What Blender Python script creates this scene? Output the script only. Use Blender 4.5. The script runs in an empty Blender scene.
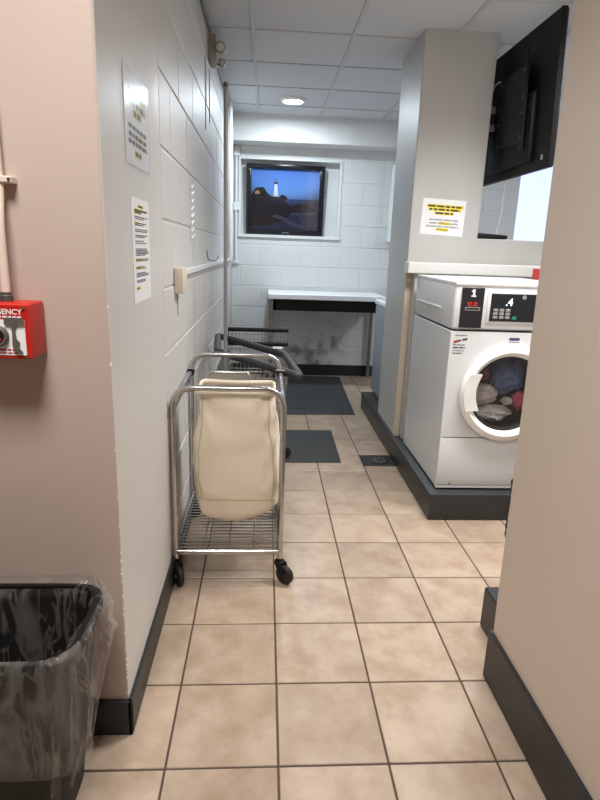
import bpy, bmesh, math, random
from mathutils import Vector, Matrix, noise
random.seed(7)
S = bpy.context.scene
COL = S.collection
PI = math.pi

# ------------------------------------------------------------------ camera
F_PX, PITCH, YAW, ROLL, CAM_H = 566.46, 0.258598, 0.0669045, 0.0350873, 1.35946
def camera():
    cy, sy, cp, sp = math.cos(YAW), math.sin(YAW), math.cos(PITCH), math.sin(PITCH)
    fw = Vector((sy*cp, cy*cp, -sp)); rt0 = Vector((cy, -sy, 0)); up0 = rt0.cross(fw)
    c, s = math.cos(ROLL), math.sin(ROLL)
    rt = c*rt0 + s*up0; up = -s*rt0 + c*up0
    cd = bpy.data.cameras.new('camera'); co = bpy.data.objects.new('camera', cd); COL.objects.link(co)
    m = Matrix((rt, up, -fw)).transposed().to_4x4(); m.translation = Vector((0, 0, CAM_H))
    co.matrix_world = m
    cd.sensor_width = 36; cd.lens = F_PX/800*36; cd.clip_start = 0.02
    S.camera = co
camera()
# ------------------------------------------------------------------ world, exposure
w = bpy.data.worlds.new('world'); S.world = w; w.use_nodes = True
w.node_tree.nodes['Background'].inputs[0].default_value = (0.8, 0.85, 1, 1)
w.node_tree.nodes['Background'].inputs[1].default_value = 0.05
S.view_settings.view_transform = 'Standard'; S.view_settings.look = 'None'
S.view_settings.gamma = 1; S.view_settings.use_curve_mapping = False
S.view_settings.exposure = 0.4
# large lights of the rooms and the added passage fill (their fixtures are built further down, at the same places)
def area(name, loc, size, energy, col, spread=180):
    l = bpy.data.lights.new(name, 'AREA'); l.shape = 'RECTANGLE'; l.size, l.size_y = size
    l.energy = energy; l.color = col; l.spread = math.radians(spread)
    o = bpy.data.objects.new(name, l); COL.objects.link(o); o.location = loc
    return o
ZC = 2.615                       # ceiling height
LIGHTS = [
    ('aisle_light',  (1.4125, 2.3075), 19, (1.0, 0.985, 0.97)),
    ('passage_fill', (0.8075, 2.3075), 13, (1.0, 0.985, 0.97)),  # added unseen lamp that brightens the left wall of the passage
    ('entry_light',  (-0.4025, 0.4925), 25, (1.0, 0.95, 0.91)),
    ('annex_light',  (2.6225, 4.1225), 24, (0.86, 0.92, 1.0)),
]
for n, (lx, ly), e, c in LIGHTS:
    area(n, (lx, ly, ZC-0.016), (0.52, 0.52), e, c, spread={'passage_fill': 128, 'annex_light': 172}.get(n, 140))
DOWN = (0.209, 5.379)
_d = bpy.data.lights.new('downlight_lamp', 'AREA'); _d.shape = 'DISK'; _d.size = 0.16
_d.energy = 20; _d.color = (0.78, 0.90, 1.0)
_o = bpy.data.objects.new('downlight_lamp', _d); COL.objects.link(_o); _o.location = (DOWN[0], DOWN[1], ZC-0.034)

# ------------------------------------------------------------------ materials
def lin(c):
    return tuple((x/12.92 if x <= 0.04045 else ((x+0.055)/1.055)**2.4) for x in [v/255 for v in c])
def mat(name, rgb, rough=0.5, metal=0.0, spec=0.5, bump=0, bscale=40, var=0, vscale=6, rnd=0, coat=0, rgb2=None):
    """rgb in sRGB 0-255; var = mottling toward rgb2; rnd = per-object brightness scatter"""
    m = bpy.data.materials.new(name); m.use_nodes = True
    nt = m.node_tree; N = nt.nodes; L = nt.links
    b = N['Principled BSDF']
    c = lin(rgb)
    b.inputs['Base Color'].default_value = (*c, 1); b.inputs['Roughness'].default_value = rough
    b.inputs['Metallic'].default_value = metal; b.inputs['Specular IOR Level'].default_value = spec
    b.inputs['Coat Weight'].default_value = coat
    if var or bump or rnd:
        tc = N.new('ShaderNodeTexCoord'); oi = N.new('ShaderNodeObjectInfo')
        off = N.new('ShaderNodeVectorMath'); off.operation = 'MULTIPLY_ADD'
        cmb = N.new('ShaderNodeCombineXYZ')
        for i in range(3): L.new(oi.outputs['Random'], cmb.inputs[i])
        L.new(cmb.outputs[0], off.inputs[0]); off.inputs[1].default_value = (37, 53, 71)
        L.new(tc.outputs['Object'], off.inputs[2])
        vec = off.outputs[0]
    if var:
        nz = N.new('ShaderNodeTexNoise'); nz.inputs['Scale'].default_value = vscale; nz.inputs['Detail'].default_value = 5
        nz.inputs['Roughness'].default_value = 0.62
        L.new(vec, nz.inputs['Vector'])
        rp = N.new('ShaderNodeMapRange'); rp.inputs['From Min'].default_value = 0.35; rp.inputs['From Max'].default_value = 0.7
        rp.inputs['To Max'].default_value = var
        L.new(nz.outputs['Fac'], rp.inputs['Value'])
        mx = N.new('ShaderNodeMix'); mx.data_type = 'RGBA'
        mx.inputs['A'].default_value = (*c, 1); mx.inputs['B'].default_value = (*lin(rgb2 or tuple(v*0.7 for v in rgb)), 1)
        L.new(rp.outputs[0], mx.inputs['Factor']); out = mx.outputs['Result']
        L.new(out, b.inputs['Base Color'])
    if rnd:
        hs = N.new('ShaderNodeHueSaturation')
        mr = N.new('ShaderNodeMapRange'); mr.inputs['To Min'].default_value = 1-rnd; mr.inputs['To Max'].default_value = 1+rnd
        L.new(oi.outputs['Random'], mr.inputs['Value']); L.new(mr.outputs[0], hs.inputs['Value'])
        if var: L.new(out, hs.inputs['Color'])
        else: hs.inputs['Color'].default_value = (*c, 1)
        L.new(hs.outputs[0], b.inputs['Base Color'])
    if bump:
        n2 = N.new('ShaderNodeTexNoise'); n2.inputs['Scale'].default_value = bscale; n2.inputs['Detail'].default_value = 4
        L.new(vec, n2.inputs['Vector'])
        bp = N.new('ShaderNodeBump'); bp.inputs['Strength'].default_value = bump; bp.inputs['Distance'].default_value = 0.004
        L.new(n2.outputs['Fac'], bp.inputs['Height']); L.new(bp.outputs[0], b.inputs['Normal'])
    return m
def emit(name, rgb, strength):
    m = bpy.data.materials.new(name); m.use_nodes = True
    b = m.node_tree.nodes['Principled BSDF']
    b.inputs['Base Color'].default_value = (*lin(rgb), 1)
    b.inputs['Emission Color'].default_value = (*lin(rgb), 1); b.inputs['Emission Strength'].default_value = strength
    return m
def clear(name, rgb, fac, rough=0.1, bump=0, bscale=30, gloss=None, crease=0):
    """thin clear plastic or glass: transparent mixed with a glossy and a little diffuse film"""
    m = bpy.data.materials.new(name); m.use_nodes = True
    nt = m.node_tree; N = nt.nodes; L = nt.links; N.remove(N['Principled BSDF'])
    t = N.new('ShaderNodeBsdfTransparent'); t.inputs[0].default_value = (0.97, 0.97, 0.97, 1)
    d = N.new('ShaderNodeBsdfDiffuse'); d.inputs[0].default_value = (*lin(rgb), 1)
    g = N.new('ShaderNodeBsdfGlossy'); g.inputs['Roughness'].default_value = rough; g.inputs[0].default_value = (1, 1, 1, 1)
    fr = N.new('ShaderNodeFresnel'); fr.inputs[0].default_value = 1.5
    m1 = N.new('ShaderNodeMixShader'); m1.inputs[0].default_value = fac; L.new(t.outputs[0], m1.inputs[1]); L.new(d.outputs[0], m1.inputs[2])
    m2 = N.new('ShaderNodeMixShader'); (L.new(fr.outputs[0], m2.inputs[0]) if gloss is None else setattr(m2.inputs[0], 'default_value', gloss)); L.new(m1.outputs[0], m2.inputs[1]); L.new(g.outputs[0], m2.inputs[2])
    if bump:
        tc = N.new('ShaderNodeTexCoord'); n2 = N.new('ShaderNodeTexNoise'); n2.inputs['Scale'].default_value = bscale
        L.new(tc.outputs['Object'], n2.inputs['Vector'])
        bp = N.new('ShaderNodeBump'); bp.inputs['Strength'].default_value = bump; bp.inputs['Distance'].default_value = 0.01
        L.new(n2.outputs['Fac'], bp.inputs['Height'])
        for x in (g, d, fr): L.new(bp.outputs[0], x.inputs['Normal'])
    if crease:
        # stress-whitened crease lines of crumpled film
        tc = N.new('ShaderNodeTexCoord'); mp = N.new('ShaderNodeMapping'); mp.inputs['Scale'].default_value = (10, 10, 3); mp.inputs['Rotation'].default_value = (0.5, 0.4, 0)
        L.new(tc.outputs['Object'], mp.inputs[0]); total = None
        for sc, wd in ((1.0, 0.060), (2.6, 0.045)):
            nz = N.new('ShaderNodeTexNoise'); nz.inputs['Scale'].default_value = sc; nz.inputs['Detail'].default_value = 3; nz.inputs['Distortion'].default_value = 0.6
            L.new(mp.outputs[0], nz.inputs['Vector'])
            a = N.new('ShaderNodeMath'); a.operation = 'SUBTRACT'; L.new(nz.outputs['Fac'], a.inputs[0]); a.inputs[1].default_value = 0.5
            b = N.new('ShaderNodeMath'); b.operation = 'ABSOLUTE'; L.new(a.outputs[0], b.inputs[0])
            mr = N.new('ShaderNodeMapRange'); L.new(b.outputs[0], mr.inputs['Value']); mr.inputs['From Max'].default_value = wd
            mr.inputs['To Min'].default_value = crease; mr.inputs['To Max'].default_value = fac
            if total is None: total = mr.outputs[0]
            else:
                mx = N.new('ShaderNodeMath'); mx.operation = 'MAXIMUM'; L.new(total, mx.inputs[0]); L.new(mr.outputs[0], mx.inputs[1]); total = mx.outputs[0]
        L.new(total, m1.inputs[0])
    L.new(m2.outputs[0], N['Material Output'].inputs[0])
    return m

M = dict(
    tile=mat('floor_tile', (179, 161, 142), 0.36, bump=0.06, bscale=60, var=1.0, vscale=8, rnd=0.09, rgb2=(153, 131, 111)),
    grout=mat('grout', (74, 62, 54), 0.9),
    white_block=mat('white_block_paint', (206, 204, 201), 0.46, bump=0.35, bscale=70, rnd=0.012),
    back_block=mat('back_block_paint', (214, 215, 214), 0.45, bump=0.2, bscale=60, rnd=0.012),
    mortar=mat('painted_mortar', (196, 195, 192), 0.5, bump=0.3, bscale=50),
    plaster_white=mat('white_plaster', (208, 205, 201), 0.42, bump=0.08, bscale=25, var=0.25, vscale=3, rgb2=(198, 195, 190)),
    beige=mat('beige_plaster', (186, 170, 160), 0.55, bump=0.12, bscale=22, var=0.3, vscale=3, rgb2=(176, 160, 150)),
    beige_right=mat('beige_plaster_right', (206, 192, 179), 0.5, bump=0.06, bscale=14, var=0.3, vscale=2.5, rgb2=(197, 183, 169)),
    pillar=mat('pillar_paint', (188, 189, 187), 0.45, bump=0.12, bscale=25, var=0.3, vscale=3, rgb2=(177, 177, 174)),
    chip=mat('bare_plaster', (206, 192, 172), 0.8, bump=0.4, bscale=60),
    chipped=mat('chipped_paint', (232, 226, 216), 0.8),
    black_base=mat('black_rubber_base', (30, 30, 32), 0.45, bump=0.1, bscale=30, var=0.4, vscale=9, rgb2=(48, 48, 50)),
    curb=mat('curb_paint', (42, 44, 46), 0.4, bump=0.25, bscale=18, var=0.4, vscale=7, rgb2=(60, 62, 62)),
    ceil=mat('ceiling_tile', (204, 206, 209), 0.9, bump=0.3, bscale=160, rnd=0.015),
    grid=mat('ceiling_grid_metal', (192, 192, 192), 0.5),
    white_trim=mat('white_trim', (222, 223, 222), 0.4),
    white_paint=mat('white_paint', (218, 218, 216), 0.5, bump=0.08),
    enamel=mat('washer_enamel', (214, 217, 220), 0.28, spec=0.5),
    enamel_gray=mat('washer_side_enamel', (214, 217, 219), 0.25),
    shaded_enamel=mat('shaded_white_enamel', (150, 160, 170), 0.35),  # white cabinet in shade, the shade put into the colour as blue-gray
    door_white=mat('door_plastic', (238, 238, 236), 0.3),
    black_gloss=mat('black_gloss_panel', (20, 22, 30), 0.22),
    black=mat('black_plastic', (11, 11, 12), 0.5, spec=0.3),
    black_soft=mat('black_rubber', (26, 26, 27), 0.6),
    tvback=mat('tv_back_plastic', (6, 6, 8), 0.55, spec=0.25, bump=0.1, bscale=120),
    chrome=mat('chrome_tube', (205, 205, 206), 0.2, metal=1.0, var=0.6, vscale=12, rgb2=(150, 146, 140)),
    clip=mat('brushed_clip', (190, 190, 190), 0.42, metal=0.8),
    wire=mat('chrome_wire', (165, 163, 160), 0.3, metal=1.0),
    pole=mat('galvanised_pole', (150, 152, 154), 0.4, metal=0.7),
    canvas=mat('cream_canvas', (226, 215, 196), 0.75, bump=0.12, bscale=14, var=0.3, vscale=5, rgb2=(212, 199, 178)),
    canvas_seam=mat('canvas_seam', (196, 178, 146), 0.8),
    gray_rubber=mat('gray_bumper', (46, 47, 50), 0.5),
    mat=mat('rubber_mat', (50, 51, 52), 0.75, bump=0.3, bscale=90, var=0.4, vscale=5, rgb2=(64, 65, 65)),
    drain=mat('drain_metal', (46, 47, 48), 0.5, metal=0.3),
    red=mat('red_paint', (186, 30, 22), 0.38),
    red_text=mat('red_print', (170, 36, 34), 0.6),
    gray_metal=mat('gray_key_metal', (112, 108, 100), 0.5, metal=0.5),
    brass=mat('brass_screw', (170, 130, 80), 0.35, metal=0.9),
    cream_conduit=mat('conduit_paint', (214, 200, 186), 0.45),
    gray_fit=mat('conduit_fitting', (92, 92, 92), 0.5, metal=0.6),
    paper=mat('paper', (232, 233, 236), 0.6),
    yellow=mat('highlighter_yellow', (232, 214, 60), 0.7),
    ink=mat('printed_ink', (58, 56, 60), 0.8),
    ink_soft=mat('printed_ink_soft', (112, 112, 124), 0.8),
    sleeve=clear('plastic_sleeve', (240, 240, 240), 0.06, 0.22, gloss=0.10),
    glass=clear('door_glass', (40, 42, 46), 0.12, 0.04),
    liner=clear('clear_liner', (225, 220, 214), 0.012, 0.28, gloss=0.045, crease=0.11),
    bin=mat('bin_plastic', (14, 13, 12), 0.55, spec=0.3),
    lampbeige=mat('lamp_housing', (150, 142, 130), 0.5),
    diffuser=emit('diffuser_glow', (255, 250, 244), 1.6),
    downlens=emit('downlight_lens', (240, 248, 255), 9.0),
    pane=emit('bright_window_pane', (204, 217, 255), 0.78),
    bracket=mat('bracket_steel', (130, 130, 134), 0.4, metal=0.8),
    cable=mat('white_cable', (215, 213, 208), 0.5),
    drum=mat('drum_steel', (40, 41, 44), 0.35, metal=0.6),
    gasket=mat('rubber_gasket', (24, 25, 27), 0.5),
    steel_leg=mat('table_leg_steel', (128, 126, 122), 0.45, metal=0.5),
    laminate=mat('white_laminate', (232, 233, 234), 0.35),
    key_gray=mat('keypad_keys', (142, 142, 140), 0.5),
    led=emit('display_digits', (215, 230, 240), 1.2),
    green=mat('green_key', (30, 130, 100), 0.5),
    navy=mat('navy_label', (52, 60, 110), 0.5),
    socket=mat('wiring_box_ivory', (216, 206, 190), 0.5),
)

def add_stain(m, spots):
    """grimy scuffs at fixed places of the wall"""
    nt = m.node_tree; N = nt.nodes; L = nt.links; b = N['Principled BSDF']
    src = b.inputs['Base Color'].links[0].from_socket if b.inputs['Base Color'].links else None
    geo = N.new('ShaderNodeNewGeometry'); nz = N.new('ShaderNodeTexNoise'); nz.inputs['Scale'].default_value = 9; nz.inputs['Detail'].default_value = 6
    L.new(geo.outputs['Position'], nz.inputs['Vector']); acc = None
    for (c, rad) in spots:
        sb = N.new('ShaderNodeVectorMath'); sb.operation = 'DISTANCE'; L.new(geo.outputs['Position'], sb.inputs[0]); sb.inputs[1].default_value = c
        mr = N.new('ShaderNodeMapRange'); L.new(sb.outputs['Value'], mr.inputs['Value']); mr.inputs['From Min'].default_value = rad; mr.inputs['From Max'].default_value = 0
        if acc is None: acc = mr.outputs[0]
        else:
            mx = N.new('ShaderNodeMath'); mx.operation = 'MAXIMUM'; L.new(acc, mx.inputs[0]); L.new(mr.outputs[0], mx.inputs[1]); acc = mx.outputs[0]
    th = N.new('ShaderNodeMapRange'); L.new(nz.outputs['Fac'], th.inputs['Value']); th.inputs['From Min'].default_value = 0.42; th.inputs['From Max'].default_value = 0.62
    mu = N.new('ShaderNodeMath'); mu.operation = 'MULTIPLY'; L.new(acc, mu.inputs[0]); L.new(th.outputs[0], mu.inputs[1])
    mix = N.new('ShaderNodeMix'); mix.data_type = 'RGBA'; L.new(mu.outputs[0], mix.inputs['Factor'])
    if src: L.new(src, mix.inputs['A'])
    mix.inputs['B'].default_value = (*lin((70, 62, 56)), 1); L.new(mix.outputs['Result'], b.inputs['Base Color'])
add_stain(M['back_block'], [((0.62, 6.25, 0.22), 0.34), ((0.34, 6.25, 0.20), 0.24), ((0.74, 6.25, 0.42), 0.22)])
# ------------------------------------------------------------------ mesh helpers
def bm_box(bm, x0, x1, y0, y1, z0, z1, bev=0, seg=1):
    vs = [bm.verts.new(p) for p in ((x0,y0,z0),(x1,y0,z0),(x1,y1,z0),(x0,y1,z0),(x0,y0,z1),(x1,y0,z1),(x1,y1,z1),(x0,y1,z1))]
    fs = [bm.faces.new([vs[i] for i in f]) for f in ((3,2,1,0),(4,5,6,7),(0,1,5,4),(1,2,6,5),(2,3,7,6),(3,0,4,7))]
    if bev:
        es = list({e for f in fs for e in f.edges})
        bmesh.ops.bevel(bm, geom=es, offset=bev, segments=seg, affect='EDGES', profile=0.5)
    return bm
def box(*a, bev=0, seg=1):
    return bm_box(bmesh.new(), *a, bev=bev, seg=seg)
def fillet(pts, r, n=6):
    pts = [Vector(p) for p in pts]; out = [pts[0]]
    for i in range(1, len(pts)-1):
        a, b, c = pts[i-1], pts[i], pts[i+1]
        u = (a-b); v = (c-b); rr = min(r, u.length*0.49, v.length*0.49)
        p0 = b+u.normalized()*rr; p1 = b+v.normalized()*rr
        for k in range(n+1):
            t = k/n; out.append((1-t)**2*p0 + 2*t*(1-t)*b + t*t*p1)
    out.append(pts[-1]); return out
def bm_tube(bm, pts, r, seg=8, closed=False, cap=True, flat=1.0):
    pts = [Vector(p) for p in pts]; n = len(pts); rings = []; up = None
    for i, p in enumerate(pts):
        if closed: d = (pts[(i+1) % n]-pts[i-1])
        else: d = pts[min(i+1, n-1)]-pts[max(i-1, 0)]
        d = d.normalized()
        if up is None:
            up = d.orthogonal().normalized() if abs(d.z) > 0.95 else Vector((0, 0, 1))
        up = (up-d*up.dot(d)).normalized(); s = d.cross(up)
        rings.append([bm.verts.new(p+r*(math.cos(2*PI*k/seg)*s+flat*math.sin(2*PI*k/seg)*up)) for k in range(seg)])
    for i in range(n if closed else n-1):
        a, b = rings[i], rings[(i+1) % n]
        for k in range(seg):
            bm.faces.new((a[k], a[(k+1) % seg], b[(k+1) % seg], b[k]))
    if cap and not closed:
        bm.faces.new(rings[0][::-1]); bm.faces.new(rings[-1])
    return bm
def tube(pts, r, **k): return bm_tube(bmesh.new(), pts, r, **k)
def bm_lathe(bm, prof, center, axis='z', seg=32, closed=False):
    """prof: list of (radius, along axis)"""
    cx, cy, cz = center; rings = []
    for (r, h) in prof:
        ring = []
        for k in range(seg):
            a = 2*PI*k/seg; c, s = r*math.cos(a), r*math.sin(a)
            if axis == 'z': p = (cx+c, cy+s, cz+h)
            elif axis == 'y': p = (cx+c, cy+h, cz+s)
            else: p = (cx+h, cy+c, cz+s)
            ring.append(bm.verts.new(p))
        rings.append(ring)
    m = len(rings)
    for i in range(m if closed else m-1):
        a, b = rings[i], rings[(i+1) % m]
        for k in range(seg):
            bm.faces.new((a[k], a[(k+1) % seg], b[(k+1) % seg], b[k]))
    if not closed:
        for ring, rev in ((rings[0], True), (rings[-1], False)):
            f = bm.faces.new(ring[::-1] if rev else ring)
    return bm
def lathe(prof, center, axis='z', seg=32, closed=False): return bm_lathe(bmesh.new(), prof, center, axis, seg, closed)
def bm_poly(bm, pts, n, t):
    """prism of thickness t along n from a planar outline"""
    n = Vector(n)*t; a = [bm.verts.new(p) for p in pts]; b = [bm.verts.new(Vector(p)+n) for p in pts]
    bm.faces.new(a[::-1]); bm.faces.new(b)
    for i in range(len(a)):
        j = (i+1) % len(a); bm.faces.new((a[i], a[j], b[j], b[i]))
    return bm
ORG = {}
def finish(bm, name, smooth):
    bmesh.ops.recalc_face_normals(bm, faces=bm.faces)
    me = bpy.data.meshes.new(name); bm.to_mesh(me); bm.free()
    if smooth:
        for p in me.polygons: p.use_smooth = True
        try: me.set_sharp_from_angle(angle=math.radians(smooth if smooth > 1 else 40))
        except Exception: pass
    return me
def obj(name, bm, m, parent=None, smooth=0, label=None):
    """bm in world coordinates; the object takes its thing's origin"""
    o0 = ORG.get(parent.name, Vector((0, 0, 0))) if parent else Vector((0, 0, 0))
    if o0.length: bmesh.ops.translate(bm, verts=bm.verts, vec=-o0)
    me = finish(bm, name, smooth)
    for mm in (m if isinstance(m, (list, tuple)) else [m]): me.materials.append(mm)
    o = bpy.data.objects.new(name, me); COL.objects.link(o)
    if parent: o.parent = parent; ORG[o.name] = o0
    if label: o['label'] = label
    return o
def thing(name, label, cat, loc=(0, 0, 0), group=None):
    o = bpy.data.objects.new(name, None); COL.objects.link(o); o.location = loc; o.empty_display_size = 0.1
    ORG[o.name] = Vector(loc); o['label'] = label; o['category'] = cat
    if group: o['group'] = group
    return o
def tag(o, label, cat, group=None):
    o['label'] = label; o['category'] = cat
    if group: o['group'] = group
    return o
def struct(name, bm, m, label, smooth=0):
    o = obj(name, bm, m, None, smooth); o['kind'] = 'structure'; o['label'] = label
    return o
def own(name, bm, m, label, cat, smooth=0, group=None):
    """a thing that is one mesh, origin at its base centre"""
    xs = [v.co for v in bm.verts]
    c = Vector(((min(p.x for p in xs)+max(p.x for p in xs))/2, (min(p.y for p in xs)+max(p.y for p in xs))/2, min(p.z for p in xs)))
    bmesh.ops.translate(bm, verts=bm.verts, vec=-c)
    o = obj(name, bm, m, None, smooth); o.location = c
    return tag(o, label, cat, group)
PIECES = {}
def piece(name, key, maker, m, parent, loc, rotz=0):
    """alike pieces share their mesh"""
    k = (name, key)
    if k not in PIECES:
        me = finish(maker(), name, 0); me.materials.append(m); PIECES[k] = me
    o = bpy.data.objects.new(name, PIECES[k]); COL.objects.link(o); o.parent = parent
    o.location = Vector(loc)-ORG.get(parent.name, Vector((0, 0, 0))); o.rotation_euler.z = rotz
    return o
def text(bm, body, size, o, ux, uy, align='CENTER', bold=0):
    cu = bpy.data.curves.new('t', 'FONT'); cu.body = body; cu.size = size; cu.align_x = align; cu.align_y = 'CENTER'
    cu.offset = bold; cu.resolution_u = 3
    to = bpy.data.objects.new('t', cu); COL.objects.link(to)
    dg = bpy.context.evaluated_depsgraph_get(); me = bpy.data.meshes.new_from_object(to.evaluated_get(dg))
    o, ux, uy = Vector(o), Vector(ux), Vector(uy)
    vs = [bm.verts.new(o+ux*v.co.x+uy*v.co.y) for v in me.vertices]
    for p in me.polygons:
        try: bm.faces.new([vs[i] for i in p.vertices])
        except ValueError: pass
    bpy.data.objects.remove(to); bpy.data.curves.remove(cu); bpy.data.meshes.remove(me)
    return bm
def quad(bm, o, ux, uy, x0, x1, y0, y1):
    o, ux, uy = Vector(o), Vector(ux), Vector(uy)
    bm.faces.new([bm.verts.new(o+ux*a+uy*b) for a, b in ((x0, y0), (x1, y0), (x1, y1), (x0, y1))])
def words(bm, o, ux, uy, x0, x1, y, h):
    """a printed line too small to read: word-shaped bars"""
    x = x0
    while x < x1-0.004:
        wl = min(random.uniform(0.5, 1.6)*h*3, x1-x)
        quad(bm, o, ux, uy, x, x+wl, y-h/2, y+h/2); x += wl+h*0.7

# ------------------------------------------------------------------ setting: floor
T, GX, GY = 0.305, -0.24652, 1.23435
floor = struct('floor', box(-1.95, 3.25, -1.65, 6.4, -0.06, -0.003), M['grout'], 'beige ceramic tile floor with dark grout joints')
def tile_maker(): return box(-T/2+0.003, T/2-0.003, -T/2+0.003, T/2-0.003, -0.010, 0.0, bev=0.0018)
for j in range(-5, 17):
    for i in range(-4, 6):
        cx, cy = GX+(i+0.5)*T, GY+(j+0.5)*T
        if cx+T/2 < -0.37 and cy > 1.5: continue
        if cx-T/2 > 0.75 and cy < 1.4: continue
        if cx-T/2 > 0.88 and cy-T/2 > 2.7 and cy < 4.9: continue
        if (i, j) == (3, 7): continue
        piece('floor_tile', 0, tile_maker, M['tile'], floor, (cx, cy, random.uniform(-0.0006, 0.0004)))
# the tile that holds the drain is cut: a narrow remnant in front, the metal plate behind
piece('floor_tile', 'cut', lambda: box(-T/2+0.003, T/2-0.003, -0.045, 0.045, -0.010, 0, bev=0.0018), M['tile'], floor, (GX+3.5*T, GY+7*T+0.048, 0))
# ------------------------------------------------------------------ ceiling
ceiling = struct('ceiling', box(-1.95, 3.25, -1.65, 6.45, ZC+0.012, ZC+0.06), M['ceil'], 'suspended ceiling of pale square acoustic panels')
CG, CX0, CY0 = 0.605, -0.10, 3.82
def cell(i, j): return CX0+(i+0.5)*CG, CY0+(j+0.5)*CG
lit = [l[1] for l in LIGHTS]
for i in range(-3, 6):
    for j in range(-9, 4):
        cx, cy = cell(i, j)
        if cx+CG/2 < -0.38 and cy > 1.5: continue
        if any(abs(cx-a) < 0.05 and abs(cy-b) < 0.05 for a, b in lit): continue
        piece('ceiling_panel', 0, lambda: box(-CG/2+0.002, CG/2-0.002, -CG/2+0.002, CG/2-0.002, 0, 0.012), M['ceil'], ceiling, (cx, cy, ZC+0.001))
for i in range(-2, 6):
    x = CX0+i*CG; y0 = -1.6 if x > -0.4 or i < -1 else -1.6
    y1 = 6.02 if x > -0.37 else 1.36
    obj('ceiling_runner', box(x-0.0115, x+0.0115, y0, y1, ZC-0.006, ZC+0.004), M['grid'], ceiling)
for j in range(-8, 4):
    y = CY0+j*CG; x0 = -0.365 if y > 1.4 else -1.9
    obj('ceiling_runner', box(x0, 3.2, y-0.0105, y+0.0105, ZC-0.005, ZC+0.004), M['grid'], ceiling)
# ------------------------------------------------------------------ walls
XL = -0.365
def two_tone(x0, x1, y0, y1, z0, z1):
    bm = box(x0, x1, y0, y1, z0, z1, bev=0.006, seg=2)
    bmesh.ops.recalc_face_normals(bm, faces=bm.faces)
    for f in bm.faces: f.material_index = 1 if f.normal.x > 0.6 else 0
    return bm
wl = struct('wall_left', two_tone(-1.9, XL, 1.36, 2.103, 0, ZC+0.01), [M['beige'], M['plaster_white']], 'plastered wall end, beige in front and white along the passage')
# paint chips along its arris
for k in range(40):
    z = random.choice((random.uniform(0.13, 0.7), random.uniform(0.13, 1.25))); r = random.uniform(0.0012, 0.0048)
    bm = bmesh.new(); bmesh.ops.create_icosphere(bm, subdivisions=1, radius=r)
    for v in bm.verts: v.co = Vector((v.co.x*0.8, v.co.y*0.8, v.co.z*random.uniform(1.0, 2.2)))+Vector((XL-0.0032, 1.3632, z))
    obj('paint_chip', bm, M['chipped'], wl)
def wall_blocks(parent, name, axis, face, rows, offs, pitch, lo, hi, zlo, zhi, m, holes=()):
    """painted blocks proud of the mortar; axis 'x' = wall seen along x (runs in y), 'y' = runs in x"""
    J = 0.0035
    for r in range(len(rows)-1):
        z0, z1 = max(rows[r], zlo), min(rows[r+1], zhi)
        if z1-z0 < 0.03: continue
        s = offs[r % 2]; k0 = math.floor((lo-s)/pitch)
        for k in range(k0, int((hi-s)/pitch)+1):
            a, b = max(s+k*pitch, lo), min(s+(k+1)*pitch, hi)
            if b-a < 0.02: continue
            rects = [(a, b, z0, z1)]
            for (ha, hb, hz0, hz1) in holes:
                new = []
                for (p, q, u, v) in rects:
                    if q <= ha or p >= hb or v <= hz0 or u >= hz1: new.append((p, q, u, v)); continue
                    if p < ha: new.append((p, ha, u, v))
                    if q > hb: new.append((hb, q, u, v))
                    p2, q2 = max(p, ha), min(q, hb)
                    if u < hz0: new.append((p2, q2, u, hz0))
                    if v > hz1: new.append((p2, q2, hz1, v))
                rects = new
            for (p, q, u, v) in rects:
                if q-p < 0.02 or v-u < 0.02: continue
                hw, hh = (q-p)/2-(0.0008 if axis == 'x' else J), (v-u)/2-J; key = (axis, round(hw, 3), round(hh, 3))
                if axis == 'x':
                    piece(name, key, lambda: box(-0.03, 0, -hw, hw, -hh, hh, bev=0.005, seg=2), m, parent, (face+random.uniform(-0.0012, 0.0008), (p+q)/2, (u+v)/2))
                else:
                    piece(name, key, lambda: box(-hw, hw, 0, 0.03, -hh, hh, bev=0.004, seg=2), m, parent, ((p+q)/2, face+random.uniform(-0.0006, 0.001), (u+v)/2))
# left block wall of the passage
wlb = struct('wall_passage', box(-0.52, XL-0.0045, 2.1, 6.4, 0, ZC+0.01), M['mortar'], 'white painted block wall along the passage')
wall_blocks(wlb, 'block', 'x', XL, [0.004+0.2405*k for k in range(12)], (2.105, 2.335), 0.46, 2.105, 6.25, 0.0, ZC, M['white_block'])
# back wall with a niche for the picture
YB = 6.25
NX0, NX1, NZ0, NZ1 = -0.275, 0.755, 1.500, 2.245
WX0, WX1, WZ0, WZ1 = 2.66, 3.16, 1.0, 2.36
bmw = bmesh.new()
yb0, yb1 = YB+0.004, YB+0.16
for r in ((-0.52, 3.25, 0, 1.0), (-0.52, WX0, 1.0, NZ0), (-0.52, NX0, NZ0, NZ1), (NX1, WX0, NZ0, NZ1), (-0.52, WX0, NZ1, ZC+0.02), (WX1, 3.25, 1.0, ZC+0.02), (WX0, WX1, WZ1, ZC+0.02)):
    bm_box(bmw, r[0], r[1], yb0, yb1, r[2], r[3])
bm_box(bmw, NX0-0.01, NX1+0.01, YB+0.105, YB+0.16, NZ0-0.01, NZ1+0.01)
wb = struct('wall_back', bmw, M['back_block'], 'white painted block back wall with a picture niche')
wall_blocks(wb, 'block', 'y', YB, [0.097-0.217]+[0.097+0.217*k for k in range(13)], (-0.06, 0.155), 0.43, XL, 3.2, 0.0, ZC, M['back_block'],
            holes=((NX0, NX1, NZ0, NZ1), (WX0, WX1, WZ0, WZ1)))
struct('trim_1', box(NX0-0.02, NX1+0.03, YB-0.022, YB+0.105, NZ0-0.026, NZ0+0.004, bev=0.003), M['white_trim'], 'white sill under the picture niche')
bmt = bmesh.new()
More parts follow.
